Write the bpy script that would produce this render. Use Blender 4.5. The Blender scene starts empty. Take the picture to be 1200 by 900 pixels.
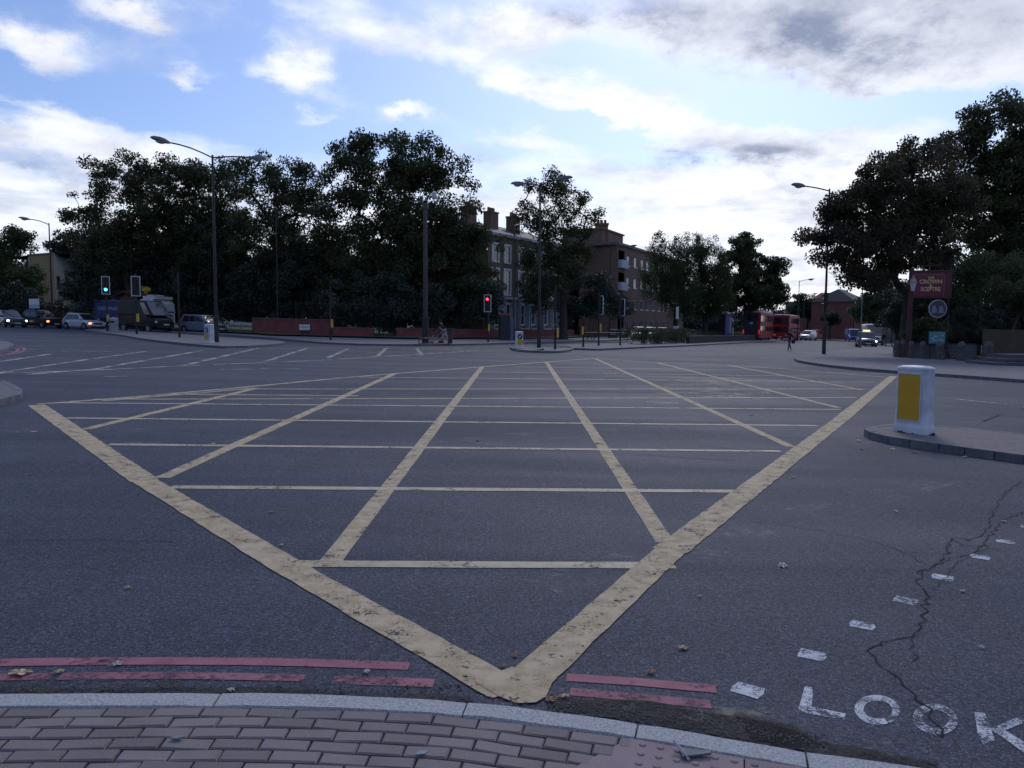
import bpy, bmesh, math, random
import numpy as np
from mathutils import Vector, Matrix
R = math.radians
rnd = random.Random(7)
S = bpy.context.scene
COL = S.collection

# ---------------------------------------------------------------- camera
FPX, CXP, CYP = 935.0, 600.0, 450.0
PITCH, ROLL, EYE = math.atan(71/935.0), R(0.3), 1.6
cam_d = bpy.data.cameras.new('camera'); cam = bpy.data.objects.new('camera', cam_d); COL.objects.link(cam)
F0 = Vector((0, math.cos(PITCH), -math.sin(PITCH))); U0 = Vector((0, math.sin(PITCH), math.cos(PITCH))); X0 = Vector((1, 0, 0))
CR = X0*math.cos(ROLL) + U0*math.sin(ROLL); CU = -X0*math.sin(ROLL) + U0*math.cos(ROLL)
cam.matrix_world = Matrix(((CR.x, CU.x, -F0.x, 0), (CR.y, CU.y, -F0.y, 0), (CR.z, CU.z, -F0.z, EYE), (0, 0, 0, 1)))
cam_d.sensor_width = 36; cam_d.lens = FPX/1200*36; cam_d.clip_start = 0.1; cam_d.clip_end = 6000
S.camera = cam

# ---------------------------------------------------------------- view, world, sun
S.view_settings.view_transform = 'Standard'; S.view_settings.look = 'None'
S.view_settings.gamma = 1; S.view_settings.use_curve_mapping = False
S.view_settings.exposure = 0.74
SUN_AZ, SUN_EL = R(14), R(38)      # azimuth from +Y towards +X
SKY_STR = 0.085

def ray(px, py):
    return (F0 + CR*((px-CXP)/FPX) - CU*((py-CYP)/FPX)).normalized()
def azel(px, py):
    d = ray(px, py); return math.degrees(math.atan2(d.x, d.y)), math.degrees(math.asin(d.z))

class NT:
    def __init__(s, tree): s.t = tree; s.n = tree.nodes; s.l = tree.links
    def node(s, typ, **kw):
        n = s.n.new(typ)
        for k, v in kw.items(): setattr(n, k, v)
        return n
    def put(s, sock, v):
        if hasattr(v, 'is_output'): s.l.new(v, sock)
        elif v is not None:
            sock.default_value = v
    def m(s, op, a, b=None, c=None, clamp=False):
        n = s.node('ShaderNodeMath', operation=op, use_clamp=clamp); s.put(n.inputs[0], a)
        if b is not None: s.put(n.inputs[1], b)
        if c is not None: s.put(n.inputs[2], c)
        return n.outputs[0]
    def noise(s, vec, scale, detail=4, rough=.55, dist=0, lac=2, out=0):
        n = s.node('ShaderNodeTexNoise'); s.l.new(vec, n.inputs['Vector'])
        n.inputs['Scale'].default_value = scale; n.inputs['Detail'].default_value = detail
        n.inputs['Roughness'].default_value = rough; n.inputs['Distortion'].default_value = dist; n.inputs['Lacunarity'].default_value = lac
        return n.outputs[out]
    def sstep(s, v, a, b, o0=0., o1=1.):
        n = s.node('ShaderNodeMapRange', interpolation_type='SMOOTHSTEP'); s.put(n.inputs[0], v)
        n.inputs[1].default_value = a; n.inputs[2].default_value = b; n.inputs[3].default_value = o0; n.inputs[4].default_value = o1
        return n.outputs[0]
    def mix(s, f, a, b, mode='MIX'):
        n = s.node('ShaderNodeMix', data_type='RGBA', blend_type=mode); s.put(n.inputs[0], f)
        s.put(n.inputs[6], a if hasattr(a, 'is_output') else (*a, 1)); s.put(n.inputs[7], b if hasattr(b, 'is_output') else (*b, 1))
        return n.outputs[2]
    def comb(s, x, y, z):
        n = s.node('ShaderNodeCombineXYZ'); s.put(n.inputs[0], x); s.put(n.inputs[1], y); s.put(n.inputs[2], z); return n.outputs[0]

W = bpy.data.worlds.new('World'); S.world = W; W.use_nodes = True
W.node_tree.nodes.clear(); q = NT(W.node_tree)
sky = q.node('ShaderNodeTexSky', sky_type='NISHITA', sun_disc=False)
sky.sun_elevation = SUN_EL; sky.sun_rotation = SUN_AZ; sky.air_density = 1.0; sky.dust_density = 1.0; sky.ozone_density = 2.0
tc = q.node('ShaderNodeTexCoord'); D = tc.outputs['Generated']
sp = q.node('ShaderNodeSeparateXYZ'); q.l.new(D, sp.inputs[0]); dx, dy, dz = sp.outputs
az = q.m('MULTIPLY', q.m('ARCTAN2', dx, dy), 57.2958); el = q.m('MULTIPLY', q.m('ARCSINE', dz), 57.2958)
den = q.m('ADD', q.m('MAXIMUM', dz, 0.0), 0.10)
P = q.comb(q.m('DIVIDE', dx, den), q.m('DIVIDE', dy, den), 0.0)
w1 = q.m('SUBTRACT', q.noise(P, 2.6, 6, .62), .5); w2 = q.m('SUBTRACT', q.noise(P, 3.1, 6, .62, 0.2), .5)
Dv = q.comb(dx, dy, q.m('MULTIPLY', dz, 1.8))
w3 = q.m('SUBTRACT', q.noise(Dv, 9, 7, .62), .5); w4 = q.m('SUBTRACT', q.noise(Dv, 13, 7, .65), .5)
azw = q.m('ADD', az, q.m('MULTIPLY', q.m('ADD', w3, q.m('MULTIPLY', w1, .5)), 7.)); elw = q.m('ADD', el, q.m('MULTIPLY', q.m('ADD', w4, q.m('MULTIPLY', w2, .5)), 3.6))
def blobs(lst):
    tot = None
    for (px, py, rx, ry, rot, w) in lst:
        a0, e0 = azel(px, py); rx /= 16.3; ry /= 16.3; c, s_ = math.cos(R(rot)), math.sin(R(rot))
        ax = q.m('SUBTRACT', azw, a0); ey = q.m('SUBTRACT', elw, e0)
        # rot > 0 tilts the right end down, as seen from the ground looking at it
        u = q.m('ADD', q.m('MULTIPLY', ax, c/rx), q.m('MULTIPLY', ey, -s_/rx))
        v = q.m('ADD', q.m('MULTIPLY', ax, s_/ry), q.m('MULTIPLY', ey, c/ry))
        d2 = q.m('ADD', q.m('MULTIPLY', u, u), q.m('MULTIPLY', v, v))
        e = q.m('MULTIPLY', q.m('EXPONENT', q.m('MULTIPLY', d2, -1.)), w)
        tot = e if tot is None else q.m('ADD', tot, e)
    return tot
# broad cloud field: thin streaks overhead, nearly closed low down
base = q.m('ADD', q.noise(P, 1.15, 9, .62, .35), q.m('MULTIPLY', w3, .34))
low = q.sstep(el, 7.0, 14.0, .34, -.075)
cov = q.m('ADD', q.m('ADD', base, low), q.sstep(el, 24., 45., 0., .16))
cov = q.m('ADD', cov, blobs([
    (40, 55, 62, 24, 14, .5), (125, 8, 55, 13, 0, .42), (172, 32, 28, 10, 0, .36), (345, 76, 44, 19, 0, .5), (232, 95, 14, 12, 35, .34),
    (478, 130, 34, 11, -8, .42), (605, 35, 55, 18, 0, .45), (370, 135, 30, 8, 0, .3), (60, 128, 90, 12, 8, .34), (60, 160, 120, 14, 6, .3),
    (420, 30, 130, 34, 10, .22), (640, 105, 190, 22, 16, .34), (330, 95, 120, 18, 6, .16), (780, 140, 110, 24, 12, .30),
    (930, 30, 330, 50, 6, .62), (1120, 60, 170, 45, 0, .5), (600, 160, 80, 14, 8, .3), (880, 190, 200, 50, 0, .3),
    (100, 110, 190, 32, 0, -.12), (470, 100, 110, 14, 8, -.26), (710, 158, 75, 13, 18, -.45), (760, 75, 120, 20, 8, -.25), (1010, 128, 150, 15, 2, -.50), (250, 130, 120, 25, 0, -.12),
]))
alpha = q.sstep(cov, .50, .92)
# thickness/greyness of the clouds
dark = q.m('MULTIPLY', q.sstep(q.m('ADD', q.noise(P, 1.7, 7, .6, .2), q.m('MULTIPLY', w4, .5)), .38, .70), .52)
dark = q.m('ADD', dark, blobs([(890, 178, 50, 15, 4, 1.15), (806, 181, 26, 8, 0, .75), (65, 192, 62, 9, 4, .5), (560, 178, 36, 13, 18, .9),
    (720, 2, 90, 26, 8, .75), (860, 25, 170, 38, 8, .34), (1080, 45, 190, 50, 0, .38), (1180, 10, 90, 60, 0, .3), (980, 20, 120, 40, 0, .25)]))
dark = q.m('MULTIPLY', q.m('MINIMUM', q.m('MAXIMUM', dark, 0.0), 1.15), .80)
dark = q.m('MINIMUM', q.m('MAXIMUM', q.m('ADD', dark, q.m('MULTIPLY', q.m('ADD', w4, w3), q.m('MULTIPLY', dark, 1.1))), 0.0), 1.0)
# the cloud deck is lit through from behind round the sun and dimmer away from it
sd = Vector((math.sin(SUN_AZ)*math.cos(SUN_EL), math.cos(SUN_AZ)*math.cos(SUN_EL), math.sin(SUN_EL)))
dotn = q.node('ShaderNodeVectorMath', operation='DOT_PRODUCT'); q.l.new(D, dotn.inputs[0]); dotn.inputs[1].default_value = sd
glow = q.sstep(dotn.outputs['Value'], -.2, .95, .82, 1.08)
k = 1/SKY_STR
CW = (.60*k, .613*k, .66*k); CG = (.15*k, .175*k, .25*k)
ccol = q.mix(dark, CW, CG)
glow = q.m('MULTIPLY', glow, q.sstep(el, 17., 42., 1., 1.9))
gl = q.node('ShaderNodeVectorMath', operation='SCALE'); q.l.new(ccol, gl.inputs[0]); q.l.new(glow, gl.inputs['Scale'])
skc = q.mix(1.0, sky.outputs[0], (.60, .685, .90), 'MULTIPLY')
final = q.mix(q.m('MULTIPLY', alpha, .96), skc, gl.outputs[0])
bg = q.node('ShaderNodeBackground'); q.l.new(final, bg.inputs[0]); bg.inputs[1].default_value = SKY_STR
wo = q.node('ShaderNodeOutputWorld'); q.l.new(bg.outputs[0], wo.inputs[0])
W.cycles.sampling_method = 'MANUAL'; W.cycles.sample_map_resolution = 1024

sun_d = bpy.data.lights.new('sun', 'SUN'); sun_d.energy = 0.5; sun_d.angle = R(18); sun_d.color = (1, .95, .88)
sun = bpy.data.objects.new('sun', sun_d); COL.objects.link(sun)
sun.rotation_euler = Vector(sd).to_track_quat('Z', 'Y').to_euler()

# ---------------------------------------------------------------- ground plane: falls gently to the right
SL = -0.021
def G(x, y=0): return SL*x
def gp(px, py, h=0.0):
    d = ray(px, py); t = (SL*0 - EYE + h)/(d.z - SL*d.x); return Vector((d.x*t, d.y*t, EYE + d.z*t))
def pt(px, py, Y):
    d = ray(px, py); t = Y/d.y; return Vector((d.x*t, Y, EYE + d.z*t))
def col(px, Y):
    py = 400.
    for _ in range(12):
        p = pt(px, py, Y); py += (p.z - G(p.x))*FPX/Y
    p = pt(px, py, Y); return Vector((p.x, Y, G(p.x)))
def hz(px, py, Y):            # height above ground of the thing seen at this pixel and depth
    p = pt(px, py, Y); return p.z - G(p.x)

# ---------------------------------------------------------------- object helpers
class MB:
    def __init__(s): s.v = []; s.f = []; s.mi = []; s.cur = 0
    def add(s, vs, fs):
        b = len(s.v); s.v += [Vector(p) for p in vs]; s.f += [[b+i for i in f] for f in fs]; s.mi += [s.cur]*len(fs); return s
    def hexa(s, p): return s.add(p, [(0,3,2,1),(4,5,6,7),(0,1,5,4),(1,2,6,5),(2,3,7,6),(3,0,4,7)])
    def box(s, x0, x1, y0, y1, z0, z1, M=None):
        p = [(x0,y0,z0),(x1,y0,z0),(x1,y1,z0),(x0,y1,z0),(x0,y0,z1),(x1,y0,z1),(x1,y1,z1),(x0,y1,z1)]
        if M: p = [M @ Vector(a) for a in p]
        return s.hexa(p)
    def tube(s, p0, p1, r0, r1=None, n=8, caps=True):
        p0, p1 = Vector(p0), Vector(p1); r1 = r0 if r1 is None else r1
        d = (p1-p0); d = d.normalized() if d.length > 1e-9 else Vector((0,0,1))
        a = d.orthogonal().normalized(); b = d.cross(a)
        ring = lambda p, r: [p + (a*math.cos(2*math.pi*i/n) + b*math.sin(2*math.pi*i/n))*r for i in range(n)]
        fs = [(i, (i+1) % n, n+(i+1) % n, n+i) for i in range(n)]
        if caps: fs += [tuple(range(n-1, -1, -1)), tuple(range(n, 2*n))]
        return s.add(ring(p0, r0)+ring(p1, r1), fs)
    def path(s, pts, r, n=6):
        for i in range(len(pts)-1):
            ra = r[i] if isinstance(r, list) else r; rb = r[i+1] if isinstance(r, list) else r
            s.tube(pts[i], pts[i+1], ra, rb, n)
        return s
    def lathe(s, prof, n=16, M=None, sx=1, sy=1, caps=True):
        vs = []; fs = []
        for (r, z) in prof:
            for i in range(n):
                p = Vector((r*sx*math.cos(2*math.pi*i/n), r*sy*math.sin(2*math.pi*i/n), z)); vs.append(M @ p if M else p)
        for j in range(len(prof)-1):
            for i in range(n): fs.append((j*n+i, j*n+(i+1) % n, (j+1)*n+(i+1) % n, (j+1)*n+i))
        if caps: fs.append(tuple(range(n-1, -1, -1))); fs.append(tuple(range((len(prof)-1)*n, len(prof)*n)))
        return s.add(vs, fs)
    def prism(s, outline, M, d0, d1):      # outline in local xz, thickness along local y
        n = len(outline)
        vs = [M @ Vector((x, d0, z)) for x, z in outline] + [M @ Vector((x, d1, z)) for x, z in outline]
        return s.add(vs, [tuple(range(n)), tuple(range(2*n-1, n-1, -1))] + [(i, n+i, n+(i+1) % n, (i+1) % n) for i in range(n)])
    def loft(s, rings, cap=True):
        n = len(rings[0]); vs = [p for r in rings for p in r]; fs = []
        for j in range(len(rings)-1):
            for i in range(n): fs.append((j*n+i, j*n+(i+1) % n, (j+1)*n+(i+1) % n, (j+1)*n+i))
        if cap: fs.append(tuple(range(n-1, -1, -1))); fs.append(tuple(range((len(rings)-1)*n, len(rings)*n)))
        return s.add(vs, fs)
    def panel(s, Q, u0, u1, v0, v1, off=.012, th=.02):   # Q: bottom-left, bottom-right, top-right, top-left
        A, B, C, E = [Vector(p) for p in Q]
        f = lambda u, v: A*(1-u)*(1-v)+B*u*(1-v)+C*u*v+E*(1-u)*v
        nrm = (B-A).cross(E-A).normalized()
        p = [f(u0,v0), f(u1,v0), f(u1,v1), f(u0,v1)]
        return s.hexa([a + nrm*(off-th) for a in p] + [a + nrm*off for a in p])
    def build(s, name, mat, parent=None, smooth=False, bevel=0, loc=None, fix=True):
        me = bpy.data.meshes.new(name)
        o3 = Vector(loc) if loc is not None else Vector((0,0,0))
        me.from_pydata([tuple(p-o3) for p in s.v], [], s.f)
        mats = mat if isinstance(mat, (list, tuple)) else [mat]
        for m_ in mats: me.materials.append(m_)
        if len(mats) > 1: me.polygons.foreach_set('material_index', s.mi)
        if fix:
            bm = bmesh.new(); bm.from_mesh(me); bmesh.ops.recalc_face_normals(bm, faces=bm.faces); bm.to_mesh(me); bm.free()
        if smooth:
            me.polygons.foreach_set('use_smooth', [True]*len(me.polygons))
            try: me.set_sharp_from_angle(angle=R(40))
            except Exception: pass
        ob = bpy.data.objects.new(name, me); COL.objects.link(ob); ob.location = o3
        if parent is not None: ob.parent = parent
        if bevel:
            b = ob.modifiers.new('bevel', 'BEVEL'); b.width = bevel; b.segments = 2; b.limit_method = 'ANGLE'
        return ob
def tag(o, label=None, cat=None, group=None, kind=None):
    if label: o['label'] = label
    if cat: o['category'] = cat
    if group: o['group'] = group
    if kind: o['kind'] = kind
    return o
def root(name, loc, label, cat, group=None, rz=0, onslope=False):
    o = bpy.data.objects.new(name, None); COL.objects.link(o); o.empty_display_size = .2
    M = Matrix.Translation(Vector(loc))
    if onslope: M = M @ Matrix.Rotation(-math.atan(SL), 4, 'Y')
    M = M @ Matrix.Rotation(rz, 4, 'Z')
    o.location = M.to_translation(); o.rotation_euler = M.to_euler()
    return tag(o, label, cat, group)
def struct(o): o['kind'] = 'structure'; return o

def smooth_line(pts, step=.25):
    P_ = [Vector(p) for p in pts]; out = []
    for i in range(len(P_)-1):
        a = P_[max(i-1, 0)]; b = P_[i]; c = P_[i+1]; d = P_[min(i+2, len(P_)-1)]
        n = max(1, int((c-b).length/step))
        for k_ in range(n):
            t = k_/n
            out.append(.5*((2*b)+(c-a)*t+(2*a-5*b+4*c-d)*t*t+(3*b-a-3*c+d)*t**3))
    out.append(P_[-1]); return out

# ---------------------------------------------------------------- materials
def rgbv(c): return (c[0], c[1], c[2], 1)
_mc = {}
def mat(name, c, rough=.75, metal=0, var=.18, vs=3., bump=0., bs=60., emit=0, coat=0, spec=None, trans=0, wear=None, c2=None, vdet=4, alpha_noise=None, objrand=0):
    if name in _mc: return _mc[name]
    m_ = bpy.data.materials.new(name); m_.use_nodes = True; n = NT(m_.node_tree)
    b = m_.node_tree.nodes['Principled BSDF']
    t = n.node('ShaderNodeTexCoord').outputs['Object']
    nz = n.noise(t, vs, vdet, .6)
    f = n.sstep(nz, .3, .7)
    lo = tuple(x*(1-var) for x in c); hi = tuple(min(x*(1+var), 1) for x in c)
    if c2: lo, hi = c, c2
    cc = n.mix(f, lo, hi)
    n.l.new(cc, b.inputs['Base Color'])
    b.inputs['Roughness'].default_value = rough; b.inputs['Metallic'].default_value = metal
    if spec is not None: b.inputs['Specular IOR Level'].default_value = spec
    if coat: b.inputs['Coat Weight'].default_value = coat; b.inputs['Coat Roughness'].default_value = .08
    if bump:
        bn = n.node('ShaderNodeBump'); bn.inputs['Strength'].default_value = bump; bn.inputs['Distance'].default_value = .01
        n.l.new(n.noise(t, bs, 3, .6), bn.inputs['Height']); n.l.new(bn.outputs[0], b.inputs['Normal'])
    if emit: b.inputs['Emission Color'].default_value = rgbv(c); b.inputs['Emission Strength'].default_value = emit
    if wear:                      # worn away where the noise is low: the sheet below shows
        sc, a_, b_ = wear
        wn = n.m('ADD', n.m('MULTIPLY', n.noise(t, sc, 6, .7), .6), n.m('MULTIPLY', n.noise(t, sc*9, 3, .6), .4))
        al = n.sstep(wn, a_, b_); n.l.new(al, b.inputs['Alpha'])
    _mc[name] = m_; return m_
# ================================================================ GROUND
def asphalt():
    m_ = bpy.data.materials.new('asphalt'); m_.use_nodes = True; n = NT(m_.node_tree); b = m_.node_tree.nodes['Principled BSDF']
    t = n.node('ShaderNodeTexCoord').outputs['Object']
    mp = n.node('ShaderNodeMapping'); mp.inputs['Scale'].default_value = (.35, 1.3, 1); n.l.new(t, mp.inputs[0])
    big = n.noise(mp.outputs[0], .35, 5, .6, .6); mid = n.noise(t, 1.6, 5, .65, .3)
    fine = n.noise(t, 48, 4, .8); fine2 = n.noise(t, 110, 2, .7)
    vo = n.node('ShaderNodeTexVoronoi', feature='F1'); vo.inputs['Scale'].default_value = 95; n.l.new(t, vo.inputs['Vector'])
    c = n.mix(n.sstep(big, .36, .64), (.046, .058, .092), (.068, .075, .118))
    c = n.mix(n.m('MULTIPLY', n.sstep(mid, .48, .70), .55), c, (.034, .039, .058))
    mp2 = n.node('ShaderNodeMapping'); mp2.inputs['Scale'].default_value = (.10, 1.0, 1); mp2.inputs['Rotation'].default_value = (0, 0, R(-12)); n.l.new(t, mp2.inputs[0])
    c = n.mix(n.sstep(n.noise(mp2.outputs[0], .9, 4, .6, .4), .50, .66, 0, .5), c, (.088, .095, .135))
    mp3 = n.node('ShaderNodeMapping'); mp3.inputs['Scale'].default_value = (1.2, .16, 1); mp3.inputs['Rotation'].default_value = (0, 0, R(24)); n.l.new(t, mp3.inputs[0])
    c = n.mix(n.sstep(n.noise(mp3.outputs[0], .8, 4, .6, .3), .54, .70, 0, .45), c, (.030, .034, .050))
    c = n.mix(n.sstep(n.noise(t, 4.5, 6, .7, .5), .63, .72, 0, .5), c, (.022, .024, .034))
    c = n.mix(n.sstep(fine, .40, .58, 0, .9), c, (.013, .015, .024))
    c = n.mix(n.sstep(n.noise(t, 26, 3, .75), .54, .70, 0, .55), c, (.12, .13, .18))
    c = n.mix(n.sstep(fine2, .56, .68, 0, .8), c, (.20, .21, .26))
    sep = n.node('ShaderNodeSeparateColor'); n.l.new(vo.outputs['Color'], sep.inputs[0])
    c = n.mix(n.m('MULTIPLY', n.sstep(sep.outputs[0], .93, .97), n.sstep(vo.outputs['Distance'], .45, .25)), c, (.24, .235, .24))
    n.l.new(c, b.inputs['Base Color'])
    rg = n.sstep(big, .3, .7, .78, .66); n.l.new(rg, b.inputs['Roughness'])
    b.inputs['Specular IOR Level'].default_value = .22
    bn = n.node('ShaderNodeBump'); bn.inputs['Strength'].default_value = .9; bn.inputs['Distance'].default_value = .006
    n.l.new(n.m('ADD', fine, n.m('MULTIPLY', fine2, .5)), bn.inputs['Height']); n.l.new(bn.outputs[0], b.inputs['Normal'])
    return m_
ASPH = asphalt()
def plane_sheet(poly, lift):
    return [Vector((p.x, p.y, G(p.x)+lift)) for p in poly]
def sheet_obj(name, polys, m_, lift, parent=None):
    mb = MB()
    for poly in polys: mb.add(plane_sheet(poly, lift), [tuple(range(len(poly)))])
    o = mb.build(name, m_, parent); 
    bm = bmesh.new(); bm.from_mesh(o.data); 
    for f in bm.faces:
        if f.normal.z < 0: f.normal_flip()
    bmesh.ops.triangulate(bm, faces=[f for f in bm.faces if len(f.verts) > 4]); bm.to_mesh(o.data); bm.free()
    return o
mb = MB(); N = 24; E = 2500
for i in range(N):
    for j in range(N):
        xs = [-E+2*E*(i+a)/N for a in (0, 1)]; ys = [-400+(E+1400)*(j+a)/N for a in (0, 1)]
        mb.add([(xs[0], ys[0], G(xs[0])), (xs[1], ys[0], G(xs[1])), (xs[1], ys[1], G(xs[1])), (xs[0], ys[1], G(xs[0]))], [(0, 1, 2, 3)])
struct(mb.build('road', ASPH))

# --- painted markings
def jag_strip(p0, p1, w, seg=.35, jit=.06, w1=None):
    if w > .2 and seg == .35: seg, jit = .11, .05
    p0 = Vector((p0.x, p0.y)); p1 = Vector((p1.x, p1.y)); d = p1-p0; L = d.length; d /= L; nrm = Vector((-d.y, d.x))
    n = max(1, int(L/seg)); w1 = w if w1 is None else w1; a = []; b = []
    for i in range(n+1):
        t = i/n; ww = (w+(w1-w)*t)/2; c = p0+d*L*t
        a.append(c+nrm*ww*(1+rnd.uniform(-jit, jit))); b.append(c-nrm*ww*(1+rnd.uniform(-jit, jit)))
    return [[a[i], b[i], b[i+1], a[i+1]] for i in range(n)]
YEL = mat('yellow_road_paint', (.38, .285, .165), .8, var=.16, vs=9, vdet=9, wear=(6, .36, .48), bump=.7, bs=90, c2=(.55, .44, .29))
YELTHIN = mat('thin_yellow_road_paint', (.38, .31, .19), .7, vs=5, wear=(3., .34, .50), c2=(.50, .43, .31))
YELOLD = mat('old_yellow_road_paint', (.42, .40, .32), .7, vs=5, wear=(1.8, .42, .56), c2=(.50, .48, .40))
WHT = mat('white_road_paint', (.46, .48, .53), .8, vs=14, wear=(11, .41, .55), c2=(.62, .64, .68), bump=.4, bs=120)
WHTOLD = mat('old_white_road_paint', (.42, .44, .48), .7, vs=5, wear=(2, .42, .56))
REDP = mat('red_road_paint', (.27, .085, .115), .8, vs=6, wear=(3.2, .33, .48), c2=(.33, .13, .165))
REDOLD = mat('old_red_road_paint', (.27, .10, .13), .8, vs=5, wear=(3.5, .36, .56))
polys = []
def L(a, b, w, w1=None, seg=.35, jit=.05): return jag_strip(gp(*a), gp(*b), w, seg, jit, w1)
struct(sheet_obj('box_junction_border', L((598, 812), (350, 672), .215) + L((350, 672), (170, 564), .225) + L((170, 564), (43, 475), .26), YEL, .0060))
struct(sheet_obj('box_junction_border', L((603, 812), (785, 646), .215) + L((785, 646), (985, 492), .25) + L((985, 492), (1047, 441), .27), YEL, .0070))
apex = [gp(*a) for a in ((556, 800), (600, 783), (648, 800), (640, 818), (628, 825), (606, 826), (585, 818))]
struct(sheet_obj('box_junction_border', [apex], YEL, .0080))
polys = []
for a, b in (((383, 664), (565, 430)), ((190, 560), (462, 438)), ((100, 503), (300, 455)), ((780, 636), (640, 424)), ((928, 524), (697, 420)), ((983, 478), (770, 425)), ((1010, 457), (853, 428))):
    polys += L(a, b, .15, .17)
struct(sheet_obj('box_junction_hatching', polys, YEL, .0030))
polys = []
for a, b in (((345, 661), (790, 663)), ((200, 571), (862, 576)), ((128, 521), (915, 529)), ((78, 490), (958, 499)), ((64, 472), (985, 480))):
    polys += L(a, b, .14)
struct(sheet_obj('box_junction_hatching', polys, YELTHIN, .0040))
polys = []
for a, b in (((110, 468), (1003, 466)), ((290, 456), (1015, 456)), ((420, 442), (1025, 448)), ((560, 436), (960, 441)), ((600, 430), (900, 434)), ((200, 462), (420, 464))):
    polys += L(a, b, .14)
struct(sheet_obj('box_junction_hatching', polys, YELTHIN, .0040))
polys = []
for a, b in (((43, 474), (150, 466)), ((150, 466), (275, 455)), ((120, 470), (300, 455)), ((275, 455), (400, 443)), ((400, 443), (462, 438)), ((462, 438), (565, 430)), ((565, 430), (697, 420)), ((697, 420), (770, 425)), ((770, 425), (853, 428)), ((853, 428), (940, 434)), ((940, 434), (1047, 443))):
    polys += L(a, b, .17, jit=.12)
struct(sheet_obj('box_junction_border', polys, YELTHIN, .0050))
# second box, farther left
polys = []
for a, b in (((-60, 447), (0, 437)), ((0, 437), (85, 424)), ((85, 424), (170, 412)), ((33, 439), (110, 433)), ((110, 433), (237, 411)), ((213, 429), (303, 408)), ((310, 424), (361, 408)), ((383, 420), (408, 409)), ((443, 417), (453, 408)), ((488, 408), (495, 417)), ((-60, 412), (130, 412)), ((240, 408.5), (400, 408)), ((400, 408), (540, 409)), ((-60, 440), (110, 434)), ((110, 434), (213, 429)), ((213, 429), (383, 422)), ((383, 422), (560, 411)), ((0, 424), (60, 415))):
    polys += L(a, b, .20, seg=.6, jit=.12)
struct(sheet_obj('box_junction_marking', polys, YELOLD, .008))
polys = []
for a, b in (((257, 433), (297, 433)), ((306, 432.5), (318, 432)), ((328, 432), (352, 432)), ((122, 442), (150, 441)), ((560, 414), (610, 416)), ((806, 423), (822, 423.5)), ((889, 408), (900, 407.5)), ((935, 404.5), (944, 403.5)), ((955, 410), (961, 409)), ((985, 404.5), (992, 403.5)), ((955, 398), (962, 397.5)), ((757, 471.5), (795, 473)), ((762, 473.5), (790, 474)), ((20, 410), (150, 409)), ((0, 403), (15, 404)), ((430, 414), (448, 413)), ((605, 470), (606, 470.5)), ((1120, 468), (1180, 474)), ((560, 404.5), (610, 405.5))):
    polys += L(a, b, .14, seg=.6, jit=.1)
struct(sheet_obj('lane_marking', polys, WHTOLD, .009))
# double red lines along the near kerb and round the left corner
def curve_strip(pp, w, step=.25):
    P_ = smooth_line([gp(*a) for a in pp], step); out = []
    for i in range(len(P_)-1): out += jag_strip(P_[i], P_[i+1]+(P_[i+1]-P_[i])*.01, w, .3, .04)
    return out
struct(sheet_obj('red_route_line', curve_strip([(-160, 783), (0, 777), (200, 775), (360, 777), (478, 781)], .082) + curve_strip([(664, 794), (740, 799), (838, 808)], .080), REDP, .003))
struct(sheet_obj('red_route_line', curve_strip([(70, 793), (200, 792), (356, 795)], .07) + curve_strip([(390, 797), (450, 799), (508, 801)], .085) + curve_strip([(668, 811), (740, 817), (832, 826)], .075) + curve_strip([(-160, 797), (-60, 795), (60, 793)], .07), REDOLD, .003))
struct(sheet_obj('red_route_line', curve_strip([(18, 406), (27, 407.5), (28, 411), (14, 415), (-30, 421)], .12) + curve_strip([(17, 408), (21, 409.5), (14, 413.5), (-30, 419)], .12), REDP, .003))
# crossing studs
KP = [[(1142, 835), (1154, 836), (1166, 868), (1152, 873), (1146, 862)], [(1160, 855), (1190, 842), (1206, 845), (1168, 861)]]
for k_, (x, y) in enumerate([(876, 809), (951, 768), (1010, 733), (1061, 704), (1105, 677), (1148, 653), (1178, 635), (1206, 618), (1236, 601)]):
    c = gp(x, y); a = R(-33+rnd.uniform(-6, 6)); h = .057
    qq = [1.0, .72, 1.05, .80, 1.0, .70, 1.05, .84]
    poly = [c+Vector((math.cos(a+R(45*j_+45))*h*1.4*qq[j_]*rnd.uniform(.93, 1.08), math.sin(a+R(45*j_+45))*h*1.4*qq[j_]*rnd.uniform(.93, 1.08), 0)) for j_ in range(8)]
    struct(sheet_obj('crossing_stud', [poly], WHT, .003))
# LOOK
def px_poly(pp): return [gp(*a) for a in pp]
def ring_px(cx, cy, rx, ry, tilt, wx, a0=0, a1=360, n=22):
    out = []
    for i in range(n):
        t0 = R(a0+(a1-a0)*i/n); t1 = R(a0+(a1-a0)*(i+1)/n)
        f = lambda t, s_: (cx+math.cos(t)*(rx*s_)+tilt*math.sin(t)*ry*s_, cy+math.sin(t)*ry*s_)
        out.append(px_poly([f(t0, 1), f(t1, 1), f(t1, wx), f(t0, wx)]))
    return out
struct(sheet_obj('look_lettering', [px_poly([(943, 805), (953, 806), (951, 831), (936, 831)]), px_poly([(934, 829), (952, 829), (991, 837), (990, 844), (940, 836)])], WHT, .003))
struct(sheet_obj('look_lettering', ring_px(1028, 832.5, 26.5, 17.5, .12, .60, 65, 290), WHT, .003))
struct(sheet_obj('look_lettering', ring_px(1096, 843.5, 26, 18, .18, .58, 20, 255), WHT, .003))
struct(sheet_obj('look_lettering', [px_poly([(1163, 856), (1172, 853), (1216, 880), (1204, 886)])], WHT, .0032))
FADED = mat('faded_white_road_paint', (.40, .42, .47), .8, vs=14, wear=(13, .43, .56), c2=(.56, .58, .62))
struct(sheet_obj('look_lettering', ring_px(1028, 832.5, 26.5, 17.5, .12, .66, -70, 65), FADED, .003))
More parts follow.
